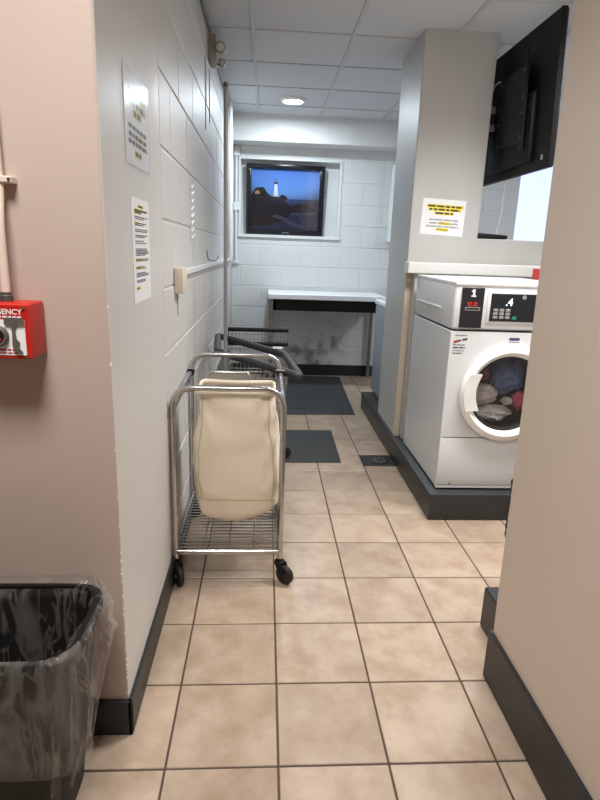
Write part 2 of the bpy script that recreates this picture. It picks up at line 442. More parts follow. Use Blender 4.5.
bm_box(bmt, NX0-0.02, NX1+0.02, YB-0.012, YB+0.1, NZ1-0.004, NZ1+0.022, bev=0.003)
bm_box(bmt, NX1-0.004, NX1+0.02, YB-0.012, YB+0.1, NZ0, NZ1, bev=0.003)
bm_box(bmt, NX0-0.02, NX0+0.004, YB-0.012, YB+0.1, NZ0, NZ1, bev=0.003)
struct('trim_2', bmt, M['white_trim'], 'white casing around the picture niche')
struct('wall_bulkhead', box(XL, 3.2, 5.99, 6.2499, 2.372, ZC+0.005, bev=0.004), M['white_paint'], 'white boxed beam under the ceiling along the back wall')
# right wall beside the camera
def lean(bm):
    for v in bm.verts: v.co.x += 0.014-0.0105*v.co.z
    return bm
struct('wall_right', lean(box(0.752, 0.98, -1.6, 1.56, 0, ZC+0.01, bev=0.005, seg=2)), M['beige_right'], 'beige plaster wall end with worn arris')
struct('wall_aisle', box(0.98, 3.25, 1.35, 1.80, 0, ZC+0.01), M['beige_right'], 'beige wall opposite the washers')
struct('wall_east', box(3.2, 3.35, 1.8, 6.4, 0, ZC+0.01), M['white_paint'], 'white side wall of the laundry annex')
struct('wall_entry', box(-2.05, -1.9, -1.7, 1.4, 0, ZC+0.01), M['beige'], 'beige side wall of the entry')
struct('wall_rear', box(-2.05, 0.95, -1.75, -1.6, 0, ZC+0.01), M['beige'], 'beige wall across the entry')
# scar of broken plaster on the right wall's arris
wr = bpy.data.objects['wall_right']
for k in range(16):
    z = 0.52+0.012*k+random.uniform(-0.004, 0.004); r = random.uniform(0.005, 0.009)
    bm = bmesh.new(); bmesh.ops.create_icosphere(bm, subdivisions=1, radius=r)
    for v in bm.verts: v.co = Vector((v.co.x*0.8, v.co.y*0.8, v.co.z*1.5))+Vector((0.7545+0.014-0.0105*z, 1.5585, z))
    obj('plaster_scar', bm, M['black_base'], wr)
for k in range(5):
    bm = bmesh.new(); bmesh.ops.create_icosphere(bm, subdivisions=1, radius=random.uniform(0.003, 0.006))
    for v in bm.verts: v.co = v.co+Vector((0.7535+0.009, 1.5575, 0.47+0.012*k))
    obj('plaster_scar', bm, M['chipped'], wr)
# pillar and half wall
pl = struct('wall_pillar', box(0.895, 1.332, 3.65, 4.22, 0.15, ZC+0.01, bev=0.006, seg=2), M['pillar'], 'square painted pillar standing on the dark curb')
obj('bare_plaster_strip', box(0.8935, 0.932, 3.644, 3.67, 0.15, 1.24, bev=0.003), M['chip'], pl, label='strip of bare beige plaster on the pillar arris')
for z in (0.42, 0.80, 1.345):
    obj('joint_line', box(0.8932, 0.90, 3.70, 4.2, z, z+0.004), M['mortar'], pl)
hw = struct('wall_half', box(1.325, 3.2, 3.652, 3.80, 0.15, 1.468, bev=0.005), M['pillar'], 'half height painted wall behind the washer')
struct('trim_3', box(0.878, 3.2, 3.545, 3.652, 1.243, 1.312, bev=0.006, seg=2), M['white_paint'], 'thick white ledge along the half wall above the washer')
struct('trim_4', box(0.932, 1.01, 3.575, 3.652, 0.15, 1.243, bev=0.004), M['pillar'], 'grey painted boxing between pillar and washer under the ledge')
# dark curb that carries the washer and the pillar
def curb_bm():
    bm = bmesh.new()
    bm_box(bm, 0.878, 3.2, 2.69, 4.90, 0, 0.15, bev=0.010, seg=2)
    for v in bm.verts:
        v.co += Vector((noise.noise(v.co*3)*0.003, noise.noise(v.co*3+Vector((5, 0, 0)))*0.003, 0))
    return bm
struct('trim_5', curb_bm(), M['curb'], 'dark grey painted curb under the washer', smooth=30)
# baseboards
bb = bmesh.new(); bm_box(bb, XL-0.002, XL+0.010, 1.346, 6.24, 0, 0.115, bev=0.003); bm_box(bb, -1.9, XL+0.010, 1.346, 1.3605, 0, 0.115, bev=0.003)
struct('baseboard_left', bb, M['black_base'], 'black rubber baseboard along the passage wall')
struct('baseboard_back', box(XL+0.012, 3.2, YB-0.012, YB+0.003, 0, 0.12, bev=0.003), M['black_base'], 'black baseboard along the back wall')
struct('baseboard_right', box(0.752, 0.768, -1.6, 1.566, 0, 0.175, bev=0.003), M['black_base'], 'black baseboard of the beige wall end')
struct('baseboard_aisle', box(0.84, 3.2, 1.566, 1.83, 0, 0.165, bev=0.006), M['black_base'], 'black base block behind the beige wall end')
# window of the annex
win = struct('window_1', box(WX0, WX1, YB+0.06, YB+0.075, WZ0, WZ1), M['pane'], 'bright daylit window behind the half wall')
bmf = bmesh.new()
for r in ((WX0, WX0+0.03, WZ0, WZ1), (WX1-0.03, WX1, WZ0, WZ1), (WX0, WX1, WZ0, WZ0+0.03), (WX0, WX1, WZ1-0.03, WZ1)):
    bm_box(bmf, r[0], r[1], YB+0.03, YB+0.06, r[2], r[3])
obj('window_frame', bmf, M['white_trim'], win)
# ceiling fixtures, the passage one added along with its fill lamp
for n, (lx, ly), e, c in LIGHTS:
    t = thing('ceiling_light', {'aisle_light': 'square recessed ceiling light over the aisle before the washer', 'passage_fill': 'added square ceiling light brightening the left wall of the passage', 'entry_light': 'square recessed ceiling light over the entry',
              'annex_light': 'square recessed ceiling light behind the half wall'}[n], 'ceiling light', (lx, ly, ZC))
    bm = bmesh.new(); h = CG/2-0.004
    for a in ((-h, h, -h, -h+0.03), (-h, h, h-0.03, h), (-h, -h+0.03, -h, h), (h-0.03, h, -h, h)): bm_box(bm, lx+a[0], lx+a[1], ly+a[2], ly+a[3], ZC-0.008, ZC+0.008)
    obj('frame', bm, M['white_trim'], t)
    obj('diffuser', box(lx-h+0.028, lx+h-0.028, ly-h+0.028, ly+h-0.028, ZC-0.004, ZC+0.006), M['diffuser'], t)
t = thing('round_downlight', 'small round glowing ceiling light in front of the picture niche', 'ceiling light', (DOWN[0], DOWN[1], ZC-0.03))
obj('trim_ring', lathe([(0.108, 0.0), (0.108, -0.006), (0.098, -0.020), (0.088, -0.024), (0.086, -0.016), (0.086, 0.0)], (DOWN[0], DOWN[1], ZC), closed=True), M['white_trim'], t, smooth=40)
obj('lens', lathe([(0.087, -0.012), (0.080, -0.024), (0.05, -0.029), (0.01, -0.031)], (DOWN[0], DOWN[1], ZC)), M['downlens'], t, smooth=60)

# ------------------------------------------------------------------ washer
WXA, WXB, WYF, WYB, WZA, WZT = 0.922, 1.562, 2.75, 3.48, 0.165, 1.237
DC = Vector((1.242, WYF, 0.685)); RO, RI = 0.248, 0.198
t = thing('front_load_washer', 'white front loading washing machine with number 1 panel on dark curb', 'washing machine', ((WXA+WXB)/2, (WYF+WYB)/2, 0.15))
washer = t
def frontless(x0, x1, y0, y1, z0, z1, bev):
    bm = box(x0, x1, y0, y1, z0, z1, bev=bev, seg=3)
    return bm
# cabinet: shell of sides, back and bottom, open at the front where the door panel sits
bm = bmesh.new()
bm_box(bm, WXA, WXA+0.012, WYF+0.004, WYB, WZA, 0.998, bev=0.003); bm_box(bm, WXB-0.012, WXB, WYF+0.004, WYB, WZA, 0.998, bev=0.003)
bm_box(bm, WXA+0.01, WXB-0.01, WYB-0.012, WYB, WZA, 0.998); bm_box(bm, WXA+0.01, WXB-0.01, WYF+0.02, WYB, WZA, WZA+0.01)
obj('cabinet', bm, M['enamel_gray'], t, smooth=30)
obj('top_panel', box(WXA, WXB, WYF+0.002, WYB, 1.004, WZT, bev=0.014, seg=3), M['enamel'], t, smooth=35)
obj('top_lid', box(WXA-0.001, WXB+0.001, WYF-0.002, WYB, WZT-0.022, WZT+0.004, bev=0.008, seg=3), M['enamel'], t, smooth=35)
obj('side_pull', box(WXA-0.006, WXA+0.004, 2.95, 3.42, 1.085, 1.10, bev=0.003), M['enamel_gray'], t)
fp = bmesh.new(); n = 72; ang = [2*PI*k/n for k in range(n)]
x0, x1, z0, z1 = WXA+0.001, WXB-0.001, 0.446, 0.998
for cx_, cz_ in ((x0, z0), (x1, z0), (x1, z1), (x0, z1)):
    ang.append(math.atan2(cz_-DC.z, cx_-DC.x) % (2*PI))
ang = sorted(set(round(a, 5) for a in ang)); inn, out, inb = [], [], []
for a in ang:
    c, s = math.cos(a), math.sin(a)
    d = min(((x1 if c > 0 else x0)-DC.x)/c if abs(c) > 1e-6 else 9, ((z1 if s > 0 else z0)-DC.z)/s if abs(s) > 1e-6 else 9)
    out.append(fp.verts.new((DC.x+d*c, WYF, DC.z+d*s))); inn.append(fp.verts.new((DC.x+0.215*c, WYF, DC.z+0.215*s)))
    inb.append(fp.verts.new((DC.x+0.215*c, WYF+0.02, DC.z+0.215*s)))
for i in range(len(ang)):
    j = (i+1) % len(ang)
    fp.faces.new((inn[i], inn[j], out[j], out[i])); fp.faces.new((inb[i], inb[j], inn[j], inn[i]))
obj('front_panel', fp, M['enamel'], t)
obj('kick_panel', box(WXA+0.001, WXB-0.001, WYF-0.001, WYF+0.02, WZA+0.012, 0.441, bev=0.004, seg=2), M['enamel'], t, smooth=35)
obj('base_rail', box(WXA+0.001, WXB-0.001, WYF+0.001, WYF+0.02, WZA-0.004, WZA+0.010), M['enamel_gray'], t)
for fx in (WXA+0.05, WXB-0.05):
    for fy in (WYF+0.06, WYB-0.06):
        obj('foot', lathe([(0.02, 0), (0.022, 0.006), (0.012, 0.012), (0.012, 0.018)], (fx, fy, 0.15), seg=12), M['black'], t)
obj('bolt', lathe([(0.005, -0.002), (0.005, 0.002)], (WXA+0.075, WYF-0.001, WZA+0.022), axis='y', seg=10), M['gray_metal'], t)
obj('drum', lathe([(0.213, 0.006), (0.225, 0.05), (0.245, 0.09), (0.245, 0.40), (0.02, 0.42)], tuple(DC), axis='y', seg=40), M['drum'], t, smooth=50)
# remove the drum's front cap so one can look in
dm = bpy.data.objects['drum'].data; b2 = bmesh.new(); b2.from_mesh(dm)
caps = [f for f in b2.faces if len(f.verts) > 10 and f.calc_center_median().y < (WYF-(WYF+WYB)/2)+0.02]
bmesh.ops.delete(b2, geom=caps, context='FACES'); b2.to_mesh(dm); b2.free()
door = obj('door', lathe([(RI, 0.0), (RO-0.012, 0.0), (RO, -0.010), (RO, -0.026), (RO-0.014, -0.040), (RO-0.03, -0.044), (RI+0.004, -0.032), (RI-0.004, -0.018)], tuple(DC), axis='y', seg=64, closed=True), M['door_white'], t, smooth=35)
obj('gasket', lathe([(RI+0.002, -0.016), (RI-0.004, -0.020), (RI-0.018, -0.012), (RI-0.016, 0.02), (RI+0.002, 0.02)], tuple(DC), axis='y', seg=64, closed=True), M['gasket'], door, smooth=40)
obj('door_glass', lathe([(RI-0.012, -0.016), (0.15, -0.013), (0.10, -0.006), (0.04, 0.000), (0.005, 0.001)], tuple(DC), axis='y', seg=48), M['glass'], door, smooth=60)
dg = bpy.data.objects['door_glass'].data; b2 = bmesh.new(); b2.from_mesh(dg)
bmesh.ops.delete(b2, geom=[f for f in b2.faces if len(f.verts) > 10 and f.calc_area() > 0.01], context='FACES'); b2.to_mesh(dg); b2.free()
# handle: a wide pull plate across the left of the ring
hb = bmesh.new(); th = [math.radians(a) for a in range(154, 203, 4)]
lo = [(DC.x-0.150-0.024*math.cos((k/8-0.5)*PI), DC.y-0.041, DC.z+0.103-0.188*k/8) for k in range(9)]
hi = [(DC.x+(RO-0.012)*math.cos(a), DC.y-0.047, DC.z+(RO-0.012)*math.sin(a)) for a in th]
bm_poly(hb, lo+hi[::-1], (0, 1, 0), 0.022)
obj('handle', hb, M['door_white'], door)
ux, uz = Vector((1, 0, 0)), Vector((0, 0, 1))
pp = obj('pay_panel', box(0.957, 1.068, WYF-0.006, WYF+0.006, 1.016, 1.212, bev=0.002), M['black_gloss'], t)
bm = bmesh.new(); bm.faces.new([bm.verts.new((1.014+a, WYF-0.0066, 1.168+b)) for a, b in ((-0.012, 0), (0.012, 0), (0.012, 0.006), (0.006, 0.006), (0.006, 0.036), (-0.002, 0.036), (-0.011, 0.029), (-0.011, 0.022), (-0.004, 0.026), (-0.004, 0.006), (-0.012, 0.006))])
obj('number', bm, M['paper'], pp, label='white number 1')
bm = bmesh.new(); words(bm, (0, WYF-0.0066, 0), ux, uz, 0.985, 1.043, 1.138, 0.010); words(bm, (0, WYF-0.0066, 0), ux, uz, 0.99, 1.04, 1.126, 0.008)
obj('red_lettering', bm, M['red_text'], pp)
bm = bmesh.new(); quad(bm, (0, WYF-0.0064, 0), ux, uz, 0.977, 1.052, 1.102, 1.118)
obj('card_slot', bm, M['key_gray'], pp)
bm = bmesh.new(); quad(bm, (0, WYF-0.0067, 0), ux, uz, 0.981, 1.048, 1.106, 1.114)
obj('card_slit', bm, M['black'], pp)
ds = obj('display_bezel', box(1.088, 1.362, WYF-0.004, WYF+0.006, 1.038, 1.200, bev=0.004, seg=2), M['enamel'], t, smooth=35)
d2 = obj('display', box(1.104, 1.346, WYF-0.007, WYF, 1.051, 1.187, bev=0.002), M['black_gloss'], t)
bm = text(bmesh.new(), '.4', 0.05, (1.196, WYF-0.0076, 1.145), ux, uz, bold=0.001)
obj('digits', bm, M['led'], d2)
for a in range(3):
    for b in range(3):
        piece('key', 0, lambda: box(-0.0115, 0.0115, -0.0015, 0.001, -0.0065, 0.0065, bev=0.0008), M['key_gray'], d2, (1.132+0.031*a, WYF-0.0075, 1.072+0.0175*b))
obj('start_key', box(1.218, 1.240, WYF-0.009, WYF-0.006, 1.063, 1.078), M['green'], d2)
obj('badge', lathe([(0.011, -0.001), (0.009, 0.001)], (1.268, WYF-0.0076, 1.172), axis='y', seg=16), M['key_gray'], d2)
bm = bmesh.new(); y = WYF-0.0012
for zz, a, b, h in ((0.978, 0.945, 1.005, 0.004), (0.930, 0.938, 1.0, 0.004), (0.916, 0.938, 1.002, 0.006), (0.901, 0.938, 1.0, 0.003), (0.888, 0.94, 0.988, 0.005)):
    words(bm, (0, y, 0), ux, uz, a, b, zz, h)
obj('sticker_text', bm, M['ink'], t)['kind'] = 'stuff'
bm = bmesh.new(); v1, v2 = Vector((0.97, 0, 0.24)), Vector((-0.2, 0, 0.95))
words(bm, (0.962, y, 0.950), v1, v2, 0, 0.048, 0, 0.009); obj('sticker_logo', bm, M['ink'], t)
bm = bmesh.new(); words(bm, (0.940, y, 0.944), v1, v2, 0, 0.022, 0, 0.012); obj('sticker_logo_initial', bm, M['red_text'], t)
bm = bmesh.new(); quad(bm, (0, y, 0), ux, uz, 1.222, 1.275, 0.958, 0.971); obj('warning_label', bm, M['navy'], t)
bm = bmesh.new(); words(bm, (0, y, 0), ux, uz, 1.222, 1.275, 0.949, 0.004); obj('warning_text', bm, M['ink_soft'], t)
# laundry behind the glass: crumpled garments
def garment(cx, cy, cz, sx, sy, sz, seed, m, label):
    bm = bmesh.new(); bmesh.ops.create_icosphere(bm, subdivisions=4, radius=1)
    for v in bm.verts:
        p = v.co.copy(); q = p*1.7+Vector((seed*3.1, seed*1.7, 0))
        d = 1+0.30*noise.noise(q)+0.22*(1-abs(noise.noise(q*2.1))*2.6)*0.7+0.10*(1-abs(noise.noise(q*5))*2.6)
        v.co = Vector((p.x*sx*d, p.y*sy*d, p.z*sz*d))
    zmin = min(v.co.z for v in bm.verts)
    bmesh.ops.translate(bm, verts=bm.verts, vec=(0, 0, -zmin))
    o = obj('garment', bm, m, None, 60); o.location = (cx, cy, cz-sz)
    return tag(o, label, 'clothing', 'laundry behind the washer door')
gw = mat('gray_white_cloth', (206, 200, 198), 0.9, bump=0.3, bscale=20, var=0.5, rgb2=(140, 132, 134))
gb = mat('blue_cloth', (92, 112, 156), 0.9, bump=0.3, bscale=20, var=0.6, rgb2=(48, 60, 88))
gm = mat('maroon_cloth', (130, 50, 66), 0.9, bump=0.3, bscale=20, var=0.5, rgb2=(70, 28, 38))
gp = mat('pink_cloth', (190, 84, 106), 0.9, bump=0.3, bscale=20)
gk = mat('charcoal_cloth', (92, 92, 98), 0.9, bump=0.3, bscale=20)
garment(1.150, 2.86, 0.640, 0.080, 0.055, 0.050, 1, gw, 'grey white crumpled garment behind the washer door handle')
garment(1.222, 2.86, 0.540, 0.090, 0.055, 0.038, 2, gw, 'pale crumpled garment lowest in the washer drum')
garment(1.285, 2.87, 0.725, 0.075, 0.060, 0.080, 3, gb, 'blue crumpled garment in the middle of the washer drum')
garment(1.128, 2.87, 0.768, 0.050, 0.050, 0.060, 4, gm, 'maroon crumpled garment beside the blue one in the washer drum')
garment(1.368, 2.86, 0.610, 0.036, 0.040, 0.042, 5, gp, 'pink crumpled garment beside the pale laundry in the drum')
garment(1.300, 2.86, 0.612, 0.026, 0.030, 0.018, 9, gw, 'small pale garment between the blue and pink ones in the drum')
garment(1.185, 2.90, 0.866, 0.050, 0.050, 0.018, 6, gk, 'grey garment on top of the laundry in the washer drum')
own('red_container', box(1.574, 1.64, 3.25, 3.33, 0, 0.06, bev=0.006, seg=2), M['red'], 'small red box on top of the washer', 'box').location.z = WZT+0.004
bpy.data.objects['red_container'].location.x -= 0.065 - 0.056

# ------------------------------------------------------------------ second machine beyond the pillar
t = thing('top_load_washer', 'white low washing machine beyond the pillar beside the folding table', 'washing machine', (1.3, 4.6, 0.15))
obj('cabinet', box(0.965, 1.62, 4.26, 4.935, 0.172, 0.925, bev=0.008, seg=2), M['shaded_enamel'], t, smooth=35)
obj('top_panel', box(0.955, 1.63, 4.25, 4.945, 0.926, 0.972, bev=0.012, seg=3), M['laminate'], t, smooth=35)
obj('lid', box(1.0, 1.42, 4.32, 4.88, 0.971, 0.985, bev=0.006, seg=2), M['enamel'], t, smooth=35)
obj('console', box(1.46, 1.62, 4.26, 4.935, 0.971, 1.12, bev=0.015, seg=2), M['enamel'], t, smooth=35)
for fx in (1.02, 1.56):
    for fy in (4.32, 4.86): obj('foot', lathe([(0.02, 0), (0.02, 0.024)], (fx, fy, 0.15), seg=12), M['black'], t)
# ------------------------------------------------------------------ folding table
t = thing('work_table', 'white topped folding table against the back wall below the picture', 'table', (0.62, 5.92, 0))
obj('tabletop', box(0.03, 1.20, 5.62, 6.232, 0.888, 0.937, bev=0.004), M['laminate'], t)
bm = bmesh.new(); bm_box(bm, 0.08, 1.16, 5.66, 5.685, 0.775, 0.888); bm_box(bm, 0.08, 0.105, 5.66, 6.2, 0.775, 0.888); bm_box(bm, 1.135, 1.16, 5.66, 6.2, 0.775, 0.888)
obj('apron', bm, M['black'], t)
for lx in (0.062, 1.165):
    for ly in (5.665, 6.19):
        obj('leg', box(lx-0.018, lx+0.018, ly-0.018, ly+0.018, 0.0, 0.888, bev=0.003), M['steel_leg'], t)
# ------------------------------------------------------------------ framed picture in the niche
PX0, PX1, PZ0, PZ1, PY = -0.215, 0.600, 1.508, 2.205, YB+0.044
t = thing('framed_picture', 'black framed picture of a white lighthouse on a rocky shore at dusk', 'picture', ((PX0+PX1)/2, PY, PZ0))
t.rotation_euler.x = math.radians(3.6)
bm = bmesh.new(); fwd = 0.052
for r in ((PX0, PX1, PZ0, PZ0+fwd), (PX0, PX1, PZ1-fwd*0.85, PZ1), (PX0, PX0+fwd, PZ0+fwd, PZ1-fwd*0.85), (PX1-fwd, PX1, PZ0+fwd, PZ1-fwd*0.85)):
    bm_box(bm, r[0], r[1], PY, PY+0.06, r[2], r[3], bev=0.006, seg=2)
obj('frame', bm, M['black_gloss'], t, smooth=35)
ax0, ax1, az0, az1 = PX0+fwd, PX1-fwd, PZ0+fwd, PZ1-fwd*0.85
def art(u0, v0): return Vector((ax0+(ax1-ax0)*u0, 0, az0+(az1-az0)*v0))
def sky_mat():
    m = bpy.data.materials.new('printed_dusk_sky'); m.use_nodes = True; N = m.node_tree.nodes; L = m.node_tree.links
    b = N['Principled BSDF']; b.inputs['Roughness'].default_value = 0.5
    tc = N.new('ShaderNodeTexCoord'); sp = N.new('ShaderNodeSeparateXYZ'); L.new(tc.outputs['Generated'], sp.inputs[0])
    rp = N.new('ShaderNodeValToRGB'); e = rp.color_ramp.elements
    e[0].position = 0; e[0].color = (*lin((120, 150, 208)), 1); e[1].position = 1; e[1].color = (*lin((74, 128, 214)), 1)
    k = e.new(0.5); k.color = (*lin((116, 166, 230)), 1)
    L.new(sp.outputs['Z'], rp.inputs[0]); L.new(rp.outputs[0], b.inputs['Base Color'])
    return m
pr_m = dict(sky=sky_mat(), sea=mat('printed_sea', (80, 112, 172), 0.5, var=0.8, vscale=14, rgb2=(56, 80, 134)),
            rock=mat('printed_rock', (66, 72, 98), 0.6, var=0.8, vscale=16, rgb2=(36, 40, 60)),
            foam=mat('printed_foam', (140, 160, 206), 0.6, var=0.6, vscale=20, rgb2=(60, 76, 120)),
            white=mat('printed_white', (236, 238, 242), 0.6), dark=mat('printed_dark', (22, 22, 34), 0.6), lamp=mat('printed_lamp', (226, 190, 140), 0.6))
def layer(name, pts, m, k):
    bm = bmesh.new()
    bm.faces.new([bm.verts.new((art(*p).x, PY+0.034-0.0006*k, art(*p).z)) for p in pts])
    return obj(name, bm, m, pictp)
pictp = obj('print_sheet', box(ax0-0.01, ax1+0.01, PY+0.035, PY+0.04, az0-0.01, az1+0.01), pr_m['sky'], t)
layer('printed_sea', [(0, 0), (1, 0), (1, 0.52), (0, 0.52)], pr_m['sea'], 1)
layer('printed_headland', [(0, 0.05), (0.22, 0.06), (0.45, 0.14), (0.62, 0.28), (0.90, 0.29), (0.95, 0.36), (0.86, 0.42), (0.72, 0.45), (0.60, 0.40), (0.52, 0.47), (0.44, 0.54), (0.30, 0.56), (0, 0.58)], pr_m['rock'], 2)
layer('printed_surf', [(0.30, 0.22), (0.48, 0.16), (0.62, 0.06), (0.82, 0.05), (0.62, 0.14), (0.48, 0.22), (0.36, 0.26)], pr_m['foam'], 3)
layer('printed_surf', [(0.56, 0.26), (0.95, 0.27), (0.99, 0.33), (0.92, 0.305), (0.6, 0.295)], pr_m['foam'], 3)
layer('printed_house', [(0.02, 0.56), (0.02, 0.62), (0.07, 0.69), (0.18, 0.70), (0.24, 0.60), (0.28, 0.57), (0.28, 0.55)], pr_m['dark'], 3)
layer('printed_house_wall', [(0.05, 0.585), (0.05, 0.62), (0.09, 0.65), (0.12, 0.62), (0.12, 0.585)], pr_m['lamp'], 4)
layer('printed_shrub', [(0.40, 0.53), (0.44, 0.585), (0.49, 0.58), (0.53, 0.54), (0.52, 0.50)], pr_m['dark'], 4)
layer('printed_lighthouse', [(0.325, 0.555), (0.342, 0.76), (0.375, 0.76), (0.395, 0.555)], pr_m['white'], 5)
layer('printed_gallery', [(0.333, 0.758), (0.333, 0.785), (0.345, 0.79), (0.345, 0.815), (0.36, 0.84), (0.373, 0.815), (0.373, 0.79), (0.385, 0.785), (0.385, 0.758)], pr_m['dark'], 6)
layer('printed_beacon', [(0.352, 0.795), (0.352, 0.812), (0.367, 0.812), (0.367, 0.795)], pr_m['white'], 7)
obj('cover_glass', box(ax0-0.012, ax1+0.012, PY+0.022, PY+0.024, az0-0.012, az1+0.012), M['glass'] if False else clear('picture_glass', (40, 40, 40), 0.0, 0.03), t)
bm = bmesh.new(); words(bm, (0, PY-0.0008, 0), ux, uz, 0.165, 0.235, PZ0+0.024, 0.009); obj('maker_mark', bm, M['key_gray'], t)

# ------------------------------------------------------------------ canvas laundry cart
CXA, CXB, CYA, CYB = -0.3495, 0.080, 2.125, 2.70
cart = t = thing('laundry_cart', 'chrome laundry cart with a cream canvas bag and wire shelf', 'laundry cart', ((CXA+CXB)/2, (CYA+CYB)/2, 0))
def hoop(y, top, r=0.0125):
    return tube(fillet([(CXA, y, 0.112), (CXA, y, top), (CXB, y, top), (CXB, y, 0.112)], 0.085, 9), r, seg=12)
obj('front_hoop', hoop(CYA, 0.836), M['chrome'], t, smooth=60)
obj('back_hoop', hoop(CYB, 0.862), M['chrome'], t, smooth=60)
for x in (CXA, CXB):
    obj('side_rail', tube([(x, CYA, 0.755), (x, CYB, 0.780)], 0.0125, seg=12), M['chrome'], t, smooth=60)
    obj('lower_rail', tube([(x, CYA, 0.145), (x, CYB, 0.145)], 0.009, seg=10), M['chrome'], t, smooth=60)
    cl = obj('clamp', lathe([(0.012, -0.02), (0.018, -0.018), (0.018, 0.018), (0.012, 0.02)], (x, CYB-0.02, 0.778), axis='y', seg=14), M['black'], t, smooth=40)
    obj('clamp_screw', lathe([(0.004, -0.022), (0.004, 0.022)], (x, CYB-0.02, 0.795), axis='x', seg=8), M['wire'], cl)
obj('shelf_front_bar', box(CXA+0.004, CXB-0.004, CYA-0.014, CYA-0.004, 0.130, 0.152, bev=0.003), M['chrome'], t)
obj('shelf_back_bar', box(CXA+0.004, CXB-0.004, CYB+0.004, CYB+0.014, 0.130, 0.152, bev=0.003), M['chrome'], t)
nw = 20
for k in range(nw):
    y = CYA+0.012+(CYB-CYA-0.024)*k/(nw-1)
    piece('shelf_wire', 0, lambda: tube([(CXA+0.004, 0, 0), (CXB-0.004, 0, 0)], 0.0032, seg=6), M['wire'], t, (0, y, 0.152))
for x in (CXA+0.11, (CXA+CXB)/2, CXB-0.11, CXA+0.015, CXB-0.015):
    obj('shelf_stringer', tube([(x, CYA, 0.144), (x, CYB, 0.144)], 0.0035, seg=6), M['wire'], t)
def caster(parent, x, y, ang, r=0.042, z=0.112):
    """swivel caster whose wheel trails toward direction ang"""
    d = Vector((math.cos(ang), math.sin(ang), 0)); s = Vector((-d.y, d.x, 0)); base = Vector((x, y, 0)); hub = base+d*0.028+Vector((0, 0, r))
    c = obj('caster', lathe([(0.016, z-0.012), (0.022, z-0.014), (0.022, z-0.022), (0.012, z-0.026)], (x, y, 0), seg=14), M['black'], parent, smooth=40)
    for k in (-1, 1):
        bm = bmesh.new(); o = s*k*0.017
        bm_poly(bm, [base+o+Vector((0, 0, z-0.02))-d*0.014, base+o+Vector((0, 0, z-0.02))+d*0.02, hub+o+d*0.012, hub+o-Vector((0, 0, 0.012)), hub+o-d*0.012], s*k, 0.003)
        obj('fork', bm, M['black'], c)
    bm = bmesh.new(); bm_lathe(bm, [(0.010, -0.012), (r-0.006, -0.012), (r, -0.006), (r, 0.006), (r-0.006, 0.012), (0.010, 0.012)], (0, 0, 0), axis='y', seg=26)
    rot = Matrix.Rotation(ang, 4, 'Z'); bmesh.ops.transform(bm, matrix=Matrix.Translation(hub) @ rot, verts=bm.verts)
    obj('wheel', bm, M['black_soft'], c, smooth=40)
    bm = bmesh.new(); bm_lathe(bm, [(0.009, -0.018), (0.009, 0.018)], (0, 0, 0), axis='y', seg=10)
    bmesh.ops.transform(bm, matrix=Matrix.Translation(hub) @ rot, verts=bm.verts)
    obj('axle', bm, M['wire'], c)
caster(t, CXA, CYA, math.radians(-62)); caster(t, CXB, CYA, math.radians(-38)); caster(t, CXA, CYB, math.radians(60)); caster(t, CXB, CYB, math.radians(75))
# canvas bag hanging inside the frame
def bag_mesh():
    bm = bmesh.new(); rings = []; nz, ns = 56, 144
    sm_ = lambda x: max(0, min(1, x))**2*(3-2*max(0, min(1, x)))
    for i in range(nz+1):
        f = i/nz                                    # 0 top .. 1 bottom
        close = max(0, (f-0.86)/0.14)
        hx = 0.152+0.019*sm_(f/0.6) - 0.012*sm_((f-0.6)/0.4)
        ya = CYA+0.026-0.012*sm_(f/0.3)-0.016*math.sin(PI*f); yb = CYA+0.245+0.05*sm_(f/0.4)
        cx = -0.108+0.012*f; cy, hy = (ya+yb)/2, (yb-ya)/2
        z = 0.808-0.526*(f if close <= 0 else 0.86+0.14*math.sin(close*PI/2)*0.75)
        shrink = 1-0.16*close**2.5
        ring = []
        for k in range(ns):
            a = 2*PI*k/ns; c, s = math.cos(a), math.sin(a); e = 0.24
            px = cx+hx*shrink*math.copysign(abs(c)**e, c); py = cy+hy*shrink*math.copysign(abs(s)**e, s)
            u = (px-cx)/hx
            p = Vector((px, py, z)); q = Vector((px*6, py*6, z*3.2))
            # broad folds, and drag lines that fan down from the hung corners
            wr = 0.016*noise.noise(q)+0.012*(1-2.4*abs(noise.noise(q*1.5+Vector((3, 1, 7)))))+0.004*noise.noise(q*5)
            fan = math.sin((abs(u)*1.6+f*2.2)*9)*0.006*max(0, 1-f*2.0)
            wr = (wr+fan)*min(1, f*6+0.1)
            nrm = Vector((px-cx, (py-cy)*1.2, 0)).normalized()
            sag = close*(-0.032*(1-u*u)+0.030*max(0, u)**2-0.012*max(0, -u)) + 0.010*close*noise.noise(Vector((px*9, py*9, 2)))
            dip = -0.006*(1-u*u)*max(0, 1-f*6)*(1 if s > 0 else 0.3)
            ring.append(bm.verts.new(p+nrm*wr+Vector((0, 0, sag+dip))))
        rings.append(ring)
    for i in range(nz):
        for k in range(ns):
            bm.faces.new((rings[i][k], rings[i][(k+1) % ns], rings[i+1][(k+1) % ns], rings[i+1][k]))
    bm.faces.new(rings[-1])
    return bm, rings
bm, rings = bag_mesh()
hem = [v.co.copy() for v in rings[0]]
